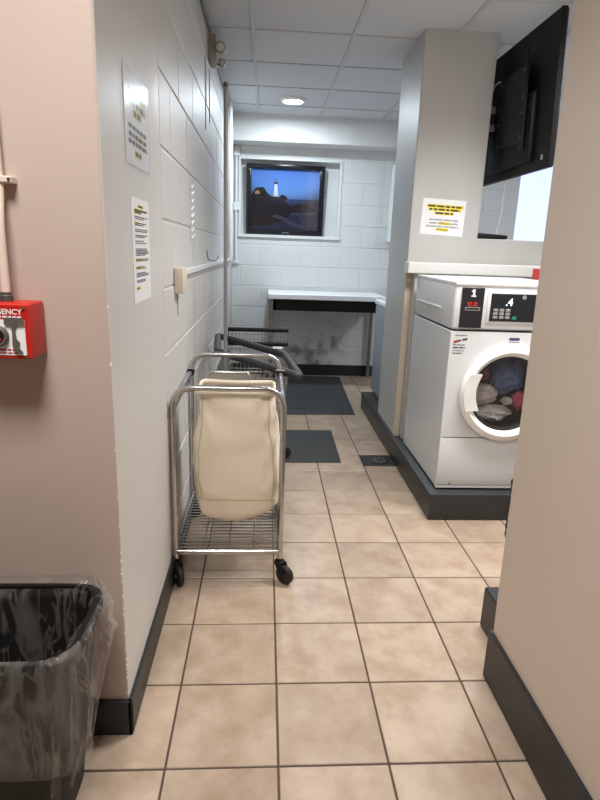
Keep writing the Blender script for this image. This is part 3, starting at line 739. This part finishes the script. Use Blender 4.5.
# seams follow two vertical columns of the front and one line across the bottom
ns = 144
seam_cols = [[rings[i][k].co.copy() for i in range(0, 48)] for k in (int(ns*0.672), int(ns*0.828))]
seam_low = [rings[46][k].co.copy() for k in range(int(ns*0.60), int(ns*0.90))]
bag = obj('canvas_bag', bm, M['canvas'], t, smooth=70, label='cream canvas laundry bag')
sm = bag.modifiers.new('thick', 'SOLIDIFY'); sm.thickness = 0.003; sm.offset = -1
for cpts in seam_cols: obj('seam', tube([p+Vector((0, -0.001, 0)) for p in cpts], 0.0022, seg=5), M['canvas_seam'], bag)
obj('seam', tube([p+Vector((0, -0.001, 0)) for p in seam_low], 0.0022, seg=5), M['canvas_seam'], bag)
obj('hem', tube(hem, 0.007, seg=8, closed=True, flat=1.6), M['canvas'], bag, smooth=60)
# straps that hold the bag's ends to the hoops, and a chrome clip on its back edge
for x in (-0.235, 0.015):
    obj('strap', box(x-0.03, x+0.03, CYA-0.004, CYA+0.040, 0.814, 0.818), M['canvas'], bag)
YC = CYA+0.250
obj('bag_clip', tube(fillet([(-0.235, YC, 0.800), (-0.235, YC, 0.846), (-0.060, YC, 0.846), (-0.060, YC, 0.800)], 0.02), 0.006, seg=8), M['chrome'], bag, smooth=60)
obj('bag_clip_plate', box(-0.23, -0.065, YC-0.004, YC+0.002, 0.806, 0.840, bev=0.002), M['clip'], bag)

# ------------------------------------------------------------------ wire basket cart behind it
KX0, KX1, KY0, KY1 = -0.245, 0.130, 2.90, 3.60
t = thing('wire_basket_cart', 'chrome wire basket cart with dark bumper rim and tall pole behind the canvas cart', 'laundry cart', (-0.04, 3.25, 0))
for k in range(7):
    z = 0.36+0.063*k; g = 0.035*(1-k/6)
    obj('basket_wire', tube(fillet([(KX0+g, KY0+g, z), (KX1-g, KY0+g, z), (KX1-g, KY1-g, z), (KX0+g, KY1-g, z), (KX0+g, KY0+g, z)], 0.02, 3), 0.0035, seg=6), M['wire'], t)
for k in range(14):
    f = k/13; x = KX0+0.01+(KX1-KX0-0.02)*f; xi = KX0+0.04+(KX1-KX0-0.08)*f
    for ya, yb in ((KY0, KY0+0.035), (KY1, KY1-0.035)):
        obj('basket_wire', tube([(x, ya, 0.745), (xi, yb, 0.36)], 0.0028, seg=5), M['wire'], t)
for k in range(1, 18):
    f = k/18; y = KY0+(KY1-KY0)*f
    for xa, xb in ((KX0, KX0+0.035), (KX1, KX1-0.035)):
        obj('basket_wire', tube([(xa, y, 0.745), (xb, y, 0.36)], 0.0028, seg=5), M['wire'], t)
    obj('basket_wire', tube([(KX0+0.035, y, 0.357), (KX1-0.035, y, 0.357)], 0.0028, seg=5), M['wire'], t)
for x, y in ((KX0+0.02, KY0+0.03), (KX1-0.055, KY0+0.03), (KX0+0.02, KY1-0.03), (KX1-0.005, KY1-0.03)):
        obj('leg', tube([(x, y, 0.105), (x, y, 0.74)], 0.010, seg=10), M['chrome'], t, smooth=60)
        caster(t, x, y, math.radians(20 if y > 3.2 else 120), r=0.042, z=0.112)
for x, x2 in ((KX0+0.02, KX0+0.02), (KX1-0.055, KX1-0.005)):
    obj('base_rail', tube([(x, KY0+0.03, 0.16), (x2, KY1-0.03, 0.16)], 0.009, seg=8), M['chrome'], t, smooth=60)
for y in (KY0+0.03, KY1-0.03):
    obj('base_rail', tube([(KX0+0.02, y, 0.16), (KX1-0.02, y, 0.16)], 0.009, seg=8), M['chrome'], t, smooth=60)
# raised end panel with two black grip bars
BY = KY1+0.005
for z in (0.770, 0.860):
    obj('grip_bar', tube([(-0.232, BY, z), (0.152, BY, z+0.002)], 0.0135, seg=10), M['black'], t, smooth=60)
for x in (-0.228, 0.148):
    obj('grip_post', tube([(x, BY, 0.70), (x, BY, 0.862)], 0.004, seg=6), M['wire'], t)
for k in range(1, 16):
    x = -0.228+0.376*k/16
    obj('panel_wire', tube([(x, BY, 0.72), (x, BY, 0.86)], 0.0018, seg=5), M['wire'], t)
for z in (0.80, 0.83):
    obj('panel_wire', tube([(-0.228, BY, z), (0.148, BY, z)], 0.0018, seg=5), M['wire'], t)
# loose dark bumper band, hanging askew over the basket
bump = fillet([(-0.0203, 2.873, 0.784), (0.1746, 2.66, 0.770), (0.122, 3.259, 0.766), (-0.303, 3.70, 0.802), (-0.252, 3.06, 0.812), (-0.0203, 2.873, 0.784)], 0.05, 5)
bb_ = obj('bumper_band', tube(bump[:-1], 0.021, seg=10, closed=True), M['gray_rubber'], t, smooth=60, label='dark grey rubber bumper band hanging askew')
obj('handle_glint', box(0.05, 0.108, 3.30, 3.315, 0.792, 0.803, bev=0.002), M['paper'], t)  # white bar painted in as the highlight on a chrome handle
po = obj('garment_pole', tube([(-0.199, 2.90, 0.13), (-0.199, 2.90, 2.078)], 0.0095, seg=10), M['pole'], t, smooth=60)
obj('pole_cap', lathe([(0.011, 0), (0.011, 0.014), (0.006, 0.02)], (-0.199, 2.90, 2.072), seg=12), M['gray_fit'], po)
obj('pole_bracket', box(-0.222, -0.176, 2.888, 2.925, 0.70, 0.74, bev=0.003), M['wire'], po)

# ------------------------------------------------------------------ trash can with clear liner
BX0, BX1, BY0, BY1, BZ = -0.80, -0.402, 1.030, 1.318, 0.505
t = thing('trash_can', 'black plastic trash can with a clear liner folded over its rim', 'trash can', ((BX0+BX1)/2, (BY0+BY1)/2, 0))
def rrect(x0, x1, y0, y1, r, n=7):
    out = []
    for cx, cy, a0 in ((x1-r, y1-r, 0), (x0+r, y1-r, 90), (x0+r, y0+r, 180), (x1-r, y0+r, 270)):
        for k in range(n+1):
            a = math.radians(a0+90*k/n); out.append((cx+r*math.cos(a), cy+r*math.sin(a)))
    return out
def loft(sections, closed_bottom=True):
    bm = bmesh.new(); R_ = [[bm.verts.new((x, y, z)) for x, y in pts] for pts, z in sections]
    for a, b in zip(R_, R_[1:]):
        for k in range(len(a)): bm.faces.new((a[k], a[(k+1) % len(a)], b[(k+1) % len(a)], b[k]))
    if closed_bottom: bm.faces.new(R_[0][::-1])
    return bm
IN = 0.052
def sec(f, off=0, r=0.07):  # f 0 bottom .. 1 top
    d = IN*(1-f)-off
    return rrect(BX0+d, BX1-d, BY0+d*0.8, BY1-d*0.8, max(r, 0.01))
obj('body', loft([(sec(0), 0.0), (sec(0.03), 0.012), (sec(0.9), BZ*0.9), (sec(1), BZ), (sec(1, -0.008), BZ), (sec(0.9, -0.008), BZ*0.9), (sec(0.02, -0.008), 0.02)]), M['bin'], t, smooth=50)
bm = loft([(sec(1, 0.001), BZ-0.03), (sec(1, 0.010), BZ-0.028), (sec(1, 0.012), BZ-0.002), (sec(1, 0.006), BZ+0.004), (sec(1, -0.006), BZ+0.002)], False)
obj('rim', bm, M['bin'], t, smooth=50)
# liner: inner wall, over the rim, then down outside to an uneven hem
def liner_mesh():
    bm = bmesh.new(); P0 = rrect(BX0, BX1, BY0, BY1, 0.07, 60); nb = 26
    prof = [(-0.016-0.10*(0.505-z)**1.2, z) for z in (0.10, 0.18, 0.26, 0.33, 0.39, 0.44, 0.47, 0.49)]
    prof += [(-0.012, 0.506), (-0.002, 0.516), (0.008, 0.518), (0.016, 0.512)]
    prof += [(0.016+0.012*math.sin(PI*(k/nb)**0.7), 0.512-0.275*k/nb) for k in range(1, nb+1)]
    cx, cy = (BX0+BX1)/2, (BY0+BY1)/2; rings = []
    ridge = lambda q: 1-2.6*abs(noise.noise(q))
    for i, (off, z) in enumerate(prof):
        ring = []; inner = i < 8; dn = max(0, (i-11)/nb)
        for k, (x, y) in enumerate(P0):
            d = Vector((x-cx, (y-cy)*1.4, 0)).normalized()
            ang = math.atan2((y-cy)*1.4, x-cx)
            if inner:
                wv = 0.016*ridge(Vector((ang*6, 0.4, z*1.2)))+0.010*ridge(Vector((ang*17, 5, z*2)))
                o = min(off+wv-0.010, -0.010)
            else:
                # slanting creases that run together under the rim corner
                wv = (0.012*ridge(Vector((ang*3+z*5.5, 1.7, z*2.0)))+0.009*ridge(Vector((ang*7-z*8, 4.2, z*2.5)))+0.006*ridge(Vector((ang*16+z*9, 2.2, z*5))))*(0.35+dn*1.0)
                o = max(off+wv, 0.013)
            bunch = max(0, 1-((x-BX1)**2+(y-BY1)**2)**0.5/0.24)
            zz = z
            if i > 11: zz += dn*(0.05*noise.noise(Vector((x*4, y*4, 3)))+0.16*bunch)
            if 7 <= i <= 12: zz += 0.006*ridge(Vector((ang*9, 1.1, i*0.4)))+0.014*bunch*ridge(Vector((ang*20, 3.3, i*0.7)))
            ring.append(bm.verts.new((x+d.x*o, y+d.y*o, zz)))
        rings.append(ring)
    m = len(P0)
    for a, b in zip(rings, rings[1:]):
        for k in range(m): bm.faces.new((a[k], a[(k+1) % m], b[(k+1) % m], b[k]))
    for v in bm.verts: v.co.y = min(v.co.y, 1.3435)
    return bm
obj('liner', liner_mesh(), M['liner'], t, smooth=60, label='clear wrinkled plastic liner')

# ------------------------------------------------------------------ emergency box on the beige wall
EX0, EX1, EY0, EY1, EZ0, EZ1 = -0.634, -0.512, 1.268, 1.36, 1.104, 1.227
t = thing('emergency_switch_box', 'red emergency switch box on the beige wall with grey key', 'switch box', ((EX0+EX1)/2, EY1, EZ0))
obj('housing', box(EX0, EX1, EY0+0.004, EY1, EZ0, EZ1, bev=0.006, seg=3), M['red'], t, smooth=40)
cv = obj('cover_plate', box(EX0+0.001, EX1-0.001, EY0, EY0+0.006, EZ0+0.002, EZ1-0.002, bev=0.002), M['red'], t)
ex = (EX0+EX1)/2
obj('emergency_text', text(bmesh.new(), 'EMERGENCY', 0.0165, (ex, EY0-0.0006, 1.2085), ux, uz, bold=0.0003), M['paper'], cv, label='white lettering EMERGENCY')
bm = bmesh.new(); words(bm, (0, EY0-0.0006, 0), ux, uz, ex-0.045, ex+0.045, 1.198, 0.0035); obj('small_text', bm, M['paper'], cv)
wp = obj('white_plate', box(EX0+0.012, EX1-0.010, EY0-0.0015, EY0+0.001, EZ0+0.010, 1.192), M['paper'], t)
bm = bmesh.new(); words(bm, (0, EY0-0.0022, 0), ux, uz, ex-0.042, ex+0.030, 1.126, 0.004); words(bm, (0, EY0-0.0022, 0), ux, uz, ex-0.042, ex+0.038, 1.119, 0.003)
obj('red_text', bm, M['red_text'], wp)
bt = obj('push_button', lathe([(0.023, 0), (0.023, -0.008), (0.020, -0.012), (0.017, -0.012), (0.016, -0.008), (0.001, -0.007)], (ex-0.006, EY0-0.001, 1.156), axis='y', seg=28), M['gray_metal'], t, smooth=40)
obj('button_face', lathe([(0.014, 0), (0.012, -0.002)], (ex-0.006, EY0-0.009, 1.156), axis='y', seg=20), M['black_gloss'], bt)
bm = bmesh.new(); quad(bm, (0, EY0-0.0115, 0), ux, uz, ex-0.013, ex+0.003, 1.147, 1.152); obj('button_mark', bm, mat('magenta_mark', (170, 30, 90), 0.5), bt)
key = bmesh.new()
bm_poly(key, [(ex+0.010, 0, 1.183), (ex+0.010, 0, 1.197), (ex+0.050, 0, 1.197), (ex+0.052, 0, 1.184), (ex+0.036, 0, 1.183), (ex+0.031, 0, 1.172), (ex+0.033, 0, 1.150), (ex+0.039, 0, 1.143), (ex+0.036, 0, 1.132), (ex+0.044, 0, 1.122), (ex+0.040, 0, 1.117), (ex+0.028, 0, 1.124), (ex+0.024, 0, 1.135), (ex+0.026, 0, 1.172), (ex+0.022, 0, 1.183)], (0, 1, 0), 0.004)
bmesh.ops.translate(key, verts=key.verts, vec=(0, EY0-0.007, 0))
obj('break_lever', key, M['gray_metal'], t)
for sx, sz in ((EX1-0.010, EZ1-0.010), (EX1-0.010, EZ0+0.008), (EX0+0.010, EZ1-0.010), (EX0+0.010, EZ0+0.008)):
    obj('screw', lathe([(0.0042, 0), (0.0035, -0.002), (0.0005, -0.0026)], (sx, EY0, sz), axis='y', seg=12), M['brass'], t)
t = thing('wall_conduit', 'cream painted conduit running down the beige wall to the red box', 'conduit', (-0.578, 1.345, 1.227))
obj('pipe', tube(fillet([(-0.577, 1.318, 1.236), (-0.577, 1.318, 1.40), (-0.580, 1.342, 1.47), (-0.580, 1.342, 2.6)], 0.05, 5), 0.0105, seg=12), M['cream_conduit'], t, smooth=60)
obj('fitting', lathe([(0.014, 0), (0.014, 0.012), (0.012, 0.014), (0.012, 0.020)], (-0.577, 1.318, 1.2272), seg=14), M['gray_fit'], t, smooth=40)
obj('strap', box(-0.597, -0.548, 1.328, 1.3605, 1.478, 1.492, bev=0.002), M['cream_conduit'], t)
obj('strap_screw', lathe([(0.004, 0), (0.003, -0.003)], (-0.553, 1.328, 1.485), axis='y', seg=8), M['gray_fit'], t)

# ------------------------------------------------------------------ notices
def notice(name, label, corner, ux_, uz_, nrm, w_, h_, lines, hl, sleeve=False, body=None):
    c = Vector(corner); ux_, uz_, nrm = Vector(ux_), Vector(uz_), Vector(nrm)
    t = thing(name, label, 'notice', c)
    bm = bmesh.new(); bm_poly(bm, [c+nrm*0.0006, c+ux_*w_+nrm*0.0006, c+ux_*w_+uz_*h_+nrm*0.0006, c+uz_*h_+nrm*0.0006], nrm, 0.0008)
    obj('sheet', bm, M['paper'], t)
    if hl:
        for a, b, y0, y1 in hl:
            bm = bmesh.new(); quad(bm, c+nrm*0.0018, ux_, uz_, a*w_, b*w_, y0*h_, y1*h_)
            obj('highlight_mark', bm, M['yellow'], t)
    bm = bmesh.new()
    for a, b, y, h in lines: words(bm, c+nrm*0.0022, ux_, uz_, a*w_, b*w_, y*h_, h*h_)
    if body:
        for s, xx, y, sz in body: text(bm, s, sz, c+ux_*w_*xx+uz_*h_*y+nrm*0.0022, ux_, uz_, bold=0.0003)
    obj('printed_text', bm, M['ink'], t)['kind'] = 'stuff'
    if sleeve:
        bm = bmesh.new(); e = 0.008
        bm_poly(bm, [c-ux_*e-uz_*e+nrm*0.004, c+ux_*(w_+e)-uz_*e+nrm*0.003, c+ux_*(w_+e)+uz_*(h_+e)+nrm*0.003, c-ux_*e+uz_*(h_+e)+nrm*0.004], nrm, 0.0006)
        obj('plastic_sleeve', bm, M['sleeve'], t)
    return t
uy = Vector((0, 1, 0)); nx = Vector((1, 0, 0))
r1 = math.radians(0.8); uyr = Vector((0, math.cos(r1), math.sin(r1))); uzr = Vector((0, -math.sin(r1), math.cos(r1)))
notice('notice_sheet', 'laminated highlighted notice on the white wall end above a plain paper sheet', (XL, 1.598, 1.567), uyr, uzr, nx, 0.296, 0.226,
       [(0.14, 0.86, 0.80, 0.07), (0.18, 0.84, 0.69, 0.07), (0.34, 0.66, 0.59, 0.07), (0.12, 0.88, 0.42, 0.05), (0.12, 0.88, 0.33, 0.05), (0.10, 0.9, 0.25, 0.05), (0.36, 0.62, 0.14, 0.05)],
       [(0.12, 0.88, 0.75, 0.85), (0.16, 0.86, 0.64, 0.74), (0.32, 0.68, 0.54, 0.63), (0.42, 0.62, 0.30, 0.37), (0.34, 0.64, 0.09, 0.18)], sleeve=True)
L2 = [(0.36, 0.62, 0.925, 0.02), (0.15, 0.88, 0.885, 0.018), (0.15, 0.5, 0.865, 0.018)]
for y in (0.825, 0.808, 0.765, 0.748, 0.705, 0.688, 0.65, 0.635, 0.595, 0.575, 0.52, 0.505, 0.49, 0.475, 0.46, 0.42, 0.405, 0.345, 0.33, 0.285, 0.27, 0.255, 0.215, 0.2): L2.append((0.14, random.uniform(0.6, 0.9), y, 0.009))
L2.append((0.14, 0.3, 0.14, 0.012))
notice('notice_sheet', 'plain paper sheet of many printed rules on the white wall end', (XL, 1.630, 1.197), uy, uz, nx, 0.232, 0.288, L2,
       [(0.34, 0.64, 0.91, 0.94), (0.13, 0.9, 0.875, 0.9), (0.13, 0.52, 0.852, 0.874), (0.13, 0.36, 0.755, 0.775), (0.13, 0.4, 0.41, 0.43), (0.13, 0.4, 0.335, 0.355), (0.13, 0.33, 0.12, 0.16)])
r2 = math.radians(-2.0); uxr = Vector((math.cos(r2), 0, math.sin(r2))); uzr2 = Vector((-math.sin(r2), 0, math.cos(r2)))
notice('notice_sheet', 'white notice with yellow highlighted lines on the pillar above the washer', (0.957, 3.65, 1.484), uxr, uzr2, (0, -1, 0), 0.274, 0.214,
       [(0.12, 0.92, 0.80, 0.05), (0.16, 0.88, 0.71, 0.05), (0.31, 0.72, 0.61, 0.05)],
       [(0.10, 0.95, 0.755, 0.85), (0.14, 0.90, 0.665, 0.755), (0.29, 0.74, 0.565, 0.655), (0.42, 0.68, 0.29, 0.37), (0.36, 0.66, 0.115, 0.20)],
       body=[('Last load for washing in the', 0.52, 0.43, 0.0165), ('washer is 9:00 p.m. and the', 0.52, 0.335, 0.0165), ('last load to dry in the dryers is', 0.51, 0.245, 0.0165), ('10:15 p.m.', 0.51, 0.155, 0.0165)])

# ------------------------------------------------------------------ television on the pillar
TY0, TY1, TZ0, TZ1 = 3.035, 4.08, 1.815, 2.54
t = thing('television', 'black television seen from behind on a bracket beside the pillar', 'television', (1.42, (TY0+TY1)/2, TZ0))
def tilt(bm):
    for v in bm.verts: v.co.x -= (v.co.z-TZ0)/(TZ1-TZ0)*0.03
    return bm
obj('rear_shell', tilt(box(1.432, 1.462, TY0, TY1, TZ0, TZ1, bev=0.004)), M['tvback'], t, smooth=35)
obj('screen', tilt(box(1.462, 1.468, TY0+0.008, TY1-0.008, TZ0+0.008, TZ1-0.008)), M['black_gloss'], t)
obj('electronics_bulge', tilt(box(1.404, 1.436, 3.22, 3.82, TZ0+0.05, TZ0+0.40, bev=0.012, seg=2)), M['tvback'], t, smooth=35)
vm = obj('mount_plate', tilt(box(1.392, 1.408, 3.30, 3.72, 1.98, 2.36, bev=0.004)), M['black'], t)
for y in (3.28, 3.60):
    obj('mount_rail', tilt(box(1.384, 1.40, y, y+0.03, 1.93, 2.42, bev=0.002)), M['black'], t)
    for z in (2.0, 2.12, 2.2, 2.33):
        obj('rail_bolt', tilt(lathe([(0.006, 0), (0.006, -0.004)], (1.386, y+0.015, z), axis='x', seg=8)), M['bracket'], t)
obj('sticker', tilt(box(1.4305, 1.4325, 3.10, 3.12, 1.86, 1.885)), M['key_gray'], t)
obj('sticker_strip', tilt(box(1.4305, 1.4325, 3.28, 3.45, 2.43, 2.45)), M['black'], t)
obj('cable', tube(fillet([(1.39, 3.84, 2.33), (1.37, 3.74, 2.37), (1.37, 3.62, 2.36), (1.392, 3.54, 2.27)], 0.06), 0.005, seg=6), M['cable'], t, smooth=60)
obj('power_cable', tube(fillet([(1.47, 3.62, 1.86), (1.50, 3.74, 1.80), (1.52, 3.79, 1.62), (1.50, 3.788, 1.50), (1.49, 3.788, 1.4735)], 0.08), 0.006, seg=6), M['cable'], t, smooth=60)
t = thing('tv_bracket', 'steel wall bracket arm between the pillar and the television', 'bracket', (1.345, 3.85, 2.0))
obj('wall_plate', box(1.333, 1.345, 3.78, 3.95, 2.02, 2.30, bev=0.003), M['bracket'], t)
obj('arm', box(1.345, 1.388, 3.70, 3.86, 2.10, 2.14, bev=0.003), M['bracket'], t)
obj('arm', box(1.345, 1.388, 3.70, 3.86, 2.20, 2.24, bev=0.003), M['bracket'], t)
obj('arm_pivot', lathe([(0.014, 2.07), (0.014, 2.27)], (1.37, 3.72, 0), seg=12), M['black'], t)
t = thing('cable_box', 'slim black box lying on top of the half wall', 'cable box', (1.42, 3.72, 1.468))
bm = box(1.335, 1.535, 3.668, 3.77, 1.470, 1.504, bev=0.008, seg=2)
for v in bm.verts:
    if v.co.z > 1.485 and v.co.x > 1.42: v.co.z -= 0.010
obj('case', bm, M['black'], t, smooth=35)
for x in (1.35, 1.48): obj('foot', box(x, x+0.015, 3.70, 3.74, 1.468, 1.472), M['black_soft'], t)

# ------------------------------------------------------------------ fittings on the passage wall
t = thing('emergency_lamp', 'small emergency lamp with round heads high on the passage wall', 'emergency light', (XL, 3.86, 2.44))
obj('housing', box(XL, XL+0.045, 3.80, 3.96, 2.435, 2.575, bev=0.006, seg=2), M['lampbeige'], t, smooth=35)
for y, z, r in ((3.80, 2.50, 0.031), (3.93, 2.455, 0.020)):
    h = obj('lamp_head', lathe([(0.012, 0.055), (r*0.8, 0.045), (r, 0.01), (r, -0.012), (r*0.85, -0.014), (r*0.8, -0.004), (0.003, 0.006)], (XL+0.075, y-0.01, z), axis='y', seg=20), M['lampbeige'], t, smooth=40)
    obj('lens', lathe([(r*0.8, -0.006), (r*0.5, -0.012), (0.002, -0.014)], (XL+0.075, y-0.01, z), axis='y', seg=20), M['white_trim'], h, smooth=60)
    obj('lamp_arm', tube([(XL+0.03, y+0.03, z), (XL+0.075, y+0.03, z)], 0.008, seg=8), M['lampbeige'], h)
own('corner_conduit', tube([(XL+0.014, 2.0, 2.585), (XL+0.014, 3.80, 2.585)], 0.010, seg=8), mat('dark_conduit', (112, 112, 114), 0.4, metal=0.5), 'dark conduit running along the ceiling corner into the emergency lamp', 'conduit', smooth=60)
own('corner_conduit', tube([(XL+0.014, 3.962, 2.565), (XL+0.014, 5.98, 2.59)], 0.008, seg=8), M['grid'], 'grey conduit running from the emergency lamp to the boxed beam', 'conduit', smooth=60)
t = thing('surface_raceway', 'ivory wiring box with white raceway running along the passage wall', 'raceway', (XL, 2.4, 1.2))
obj('outlet_box', box(XL, XL+0.038, 2.335, 2.445, 1.172, 1.275, bev=0.006, seg=2), M['socket'], t, smooth=35)
obj('channel', box(XL, XL+0.020, 2.445, 5.84, 1.235, 1.262, bev=0.004), M['white_trim'], t)
obj('elbow', box(XL, XL+0.024, 5.80, 5.86, 1.225, 1.264, bev=0.004), M['white_trim'], t)
obj('drop_cable', tube([(XL+0.006, 2.39, 1.172), (XL+0.006, 2.392, 1.08)], 0.003, seg=6), M['grid'], t)
for y, r, label in ((5.55, 0.022, 'thick white pipe on the passage wall near the back corner'), (5.82, 0.017, 'thin white pipe rising from the raceway elbow on the passage wall')):
    tt = thing('white_pipe', label, 'pipe', (XL+0.03, y, 1.26))
    obj('pipe', tube([(XL+r+0.003, y, 1.266), (XL+r+0.003, y, ZC)], r, seg=14), M['white_trim'], tt, smooth=60)
    for z in (1.75, 2.3): obj('pipe_strap', box(XL, XL+2*r+0.006, y-0.012, y+0.012, z, z+0.02), M['white_trim'], tt)
t = thing('corner_conduit_run', 'white conduit with two junction boxes in the back corner beside the picture', 'conduit', (-0.325, YB, 1.2))
obj('pipe', tube([(-0.318, YB-0.016, 1.21), (-0.318, YB-0.016, 2.372)], 0.013, seg=10), M['white_trim'], t, smooth=60)
for z in (1.735, 2.262): obj('junction_box', box(-0.345, -0.283, YB-0.035, YB-0.002, z, z+0.08, bev=0.004), M['white_trim'], t)
obj('end_fitting', box(-0.345, -0.29, YB-0.03, YB-0.002, 1.20, 1.225, bev=0.004), M['white_trim'], t)
t = thing('coat_hook', 'small wire hook on the passage wall above the raceway', 'hook', (XL, 3.7, 1.26))
obj('wire', tube(fillet([(XL+0.002, 3.62, 1.345), (XL+0.008, 3.64, 1.28), (XL+0.05, 3.75, 1.275), (XL+0.06, 3.80, 1.305)], 0.03), 0.004, seg=6), M['pole'], t, smooth=60)
obj('plate', box(XL-0.001, XL+0.004, 3.605, 3.64, 1.33, 1.36), M['white_trim'], t)
t = thing('painted_strip', 'white painted over strip with slanted ribs on the passage wall', 'wall strip', (XL, 2.93, 1.39))
obj('backing', box(XL-0.001, XL+0.003, 2.865, 2.985, 1.385, 1.66, bev=0.001), M['plaster_white'], t)
for k in range(8):
    bm = box(-0.001, 0.006, -0.045, 0.045, -0.006, 0.006, bev=0.002)
    bmesh.ops.transform(bm, matrix=Matrix.Translation((XL+0.003, 2.925, 1.405+0.033*k)) @ Matrix.Rotation(0.25, 4, 'X'), verts=bm.verts)
    obj('rib', bm, M['white_trim'], t)
for y, z0, label in ((3.62, 2.02, 'longer grey thin cable down the upper passage wall'), (3.86, 2.10, 'shorter grey thin cable below the emergency lamp')):
    own('thin_cable', tube([(XL+0.003, y, z0), (XL+0.003, y, 2.40)], 0.003, seg=6), M['grid'], label, 'cable')
# dispenser on the back wall near the pillar
t = thing('soap_dispenser', 'white wall cabinet on the back wall beyond the pillar', 'dispenser', (1.5, YB, 1.47))
obj('cabinet', box(1.285, 1.70, 6.08, YB-0.001, 1.47, 2.02, bev=0.006), M['white_trim'], t)
obj('door', box(1.293, 1.69, 6.07, 6.08, 1.48, 2.01, bev=0.003), M['white_trim'], t)
obj('header', box(1.295, 1.70, 6.06, YB-0.001, 2.02, 2.24, bev=0.004), M['laminate'], t)

# ------------------------------------------------------------------ mats and drain
def floor_mat(label, pts, bevel_edge=0.03, seam=None):
    t = thing('floor_mat', label, 'mat', (sum(p[0] for p in pts)/4, sum(p[1] for p in pts)/4, 0))
    bm = bmesh.new(); c = Vector((sum(p[0] for p in pts)/4, sum(p[1] for p in pts)/4, 0))
    lo = [bm.verts.new((p[0], p[1], 0.0005)) for p in pts]
    md = [bm.verts.new((p[0], p[1], 0.003)) for p in pts]
    top = [bm.verts.new(((Vector((p[0], p[1], 0))+(c-Vector((p[0], p[1], 0))).normalized()*bevel_edge).x, (Vector((p[0], p[1], 0))+(c-Vector((p[0], p[1], 0))).normalized()*bevel_edge).y, 0.009)) for p in pts]
    for a, b in ((lo, md), (md, top)):
        for k in range(4): bm.faces.new((a[k], a[(k+1) % 4], b[(k+1) % 4], b[k]))
    bm.faces.new(top); bm.faces.new(lo[::-1])
    obj('mat_body', bm, M['mat'], t)
    if seam:
        for s in seam: obj('mat_patch', box(*s, 0.0085, 0.0105), M['black_soft'], t)
    return t
floor_mat('small dark rubber mat on the tiles nearer the canvas cart', [(-0.02, 3.505), (0.524, 3.512), (0.534, 4.198), (-0.02, 4.19)], 0.012)
floor_mat('large dark rubber mat with raised border before the folding table', [(-0.02, 4.62), (0.793, 4.655), (0.842, 6.16), (0.02, 6.18)], 0.09, seam=[(0.28, 0.37, 4.80, 4.83)])
t = thing('floor_drain', 'dark metal floor drain plate beside the curb', 'drain', (0.78, 3.58, 0))
obj('plate', box(0.668, 0.872, 3.468, 3.652, -0.008, 0.002, bev=0.001), M['drain'], t)
obj('strainer', lathe([(0.062, 0.0), (0.062, 0.004), (0.054, 0.006), (0.004, 0.006)], (0.79, 3.555, 0.002), seg=24), M['drain'], t, smooth=40)
for k in range(8):
    a = 2*PI*k/8; obj('strainer_stud', lathe([(0.007, 0), (0.004, 0.003)], (0.79+0.036*math.cos(a), 3.555+0.036*math.sin(a), 0.008), seg=8), M['bracket'], t)
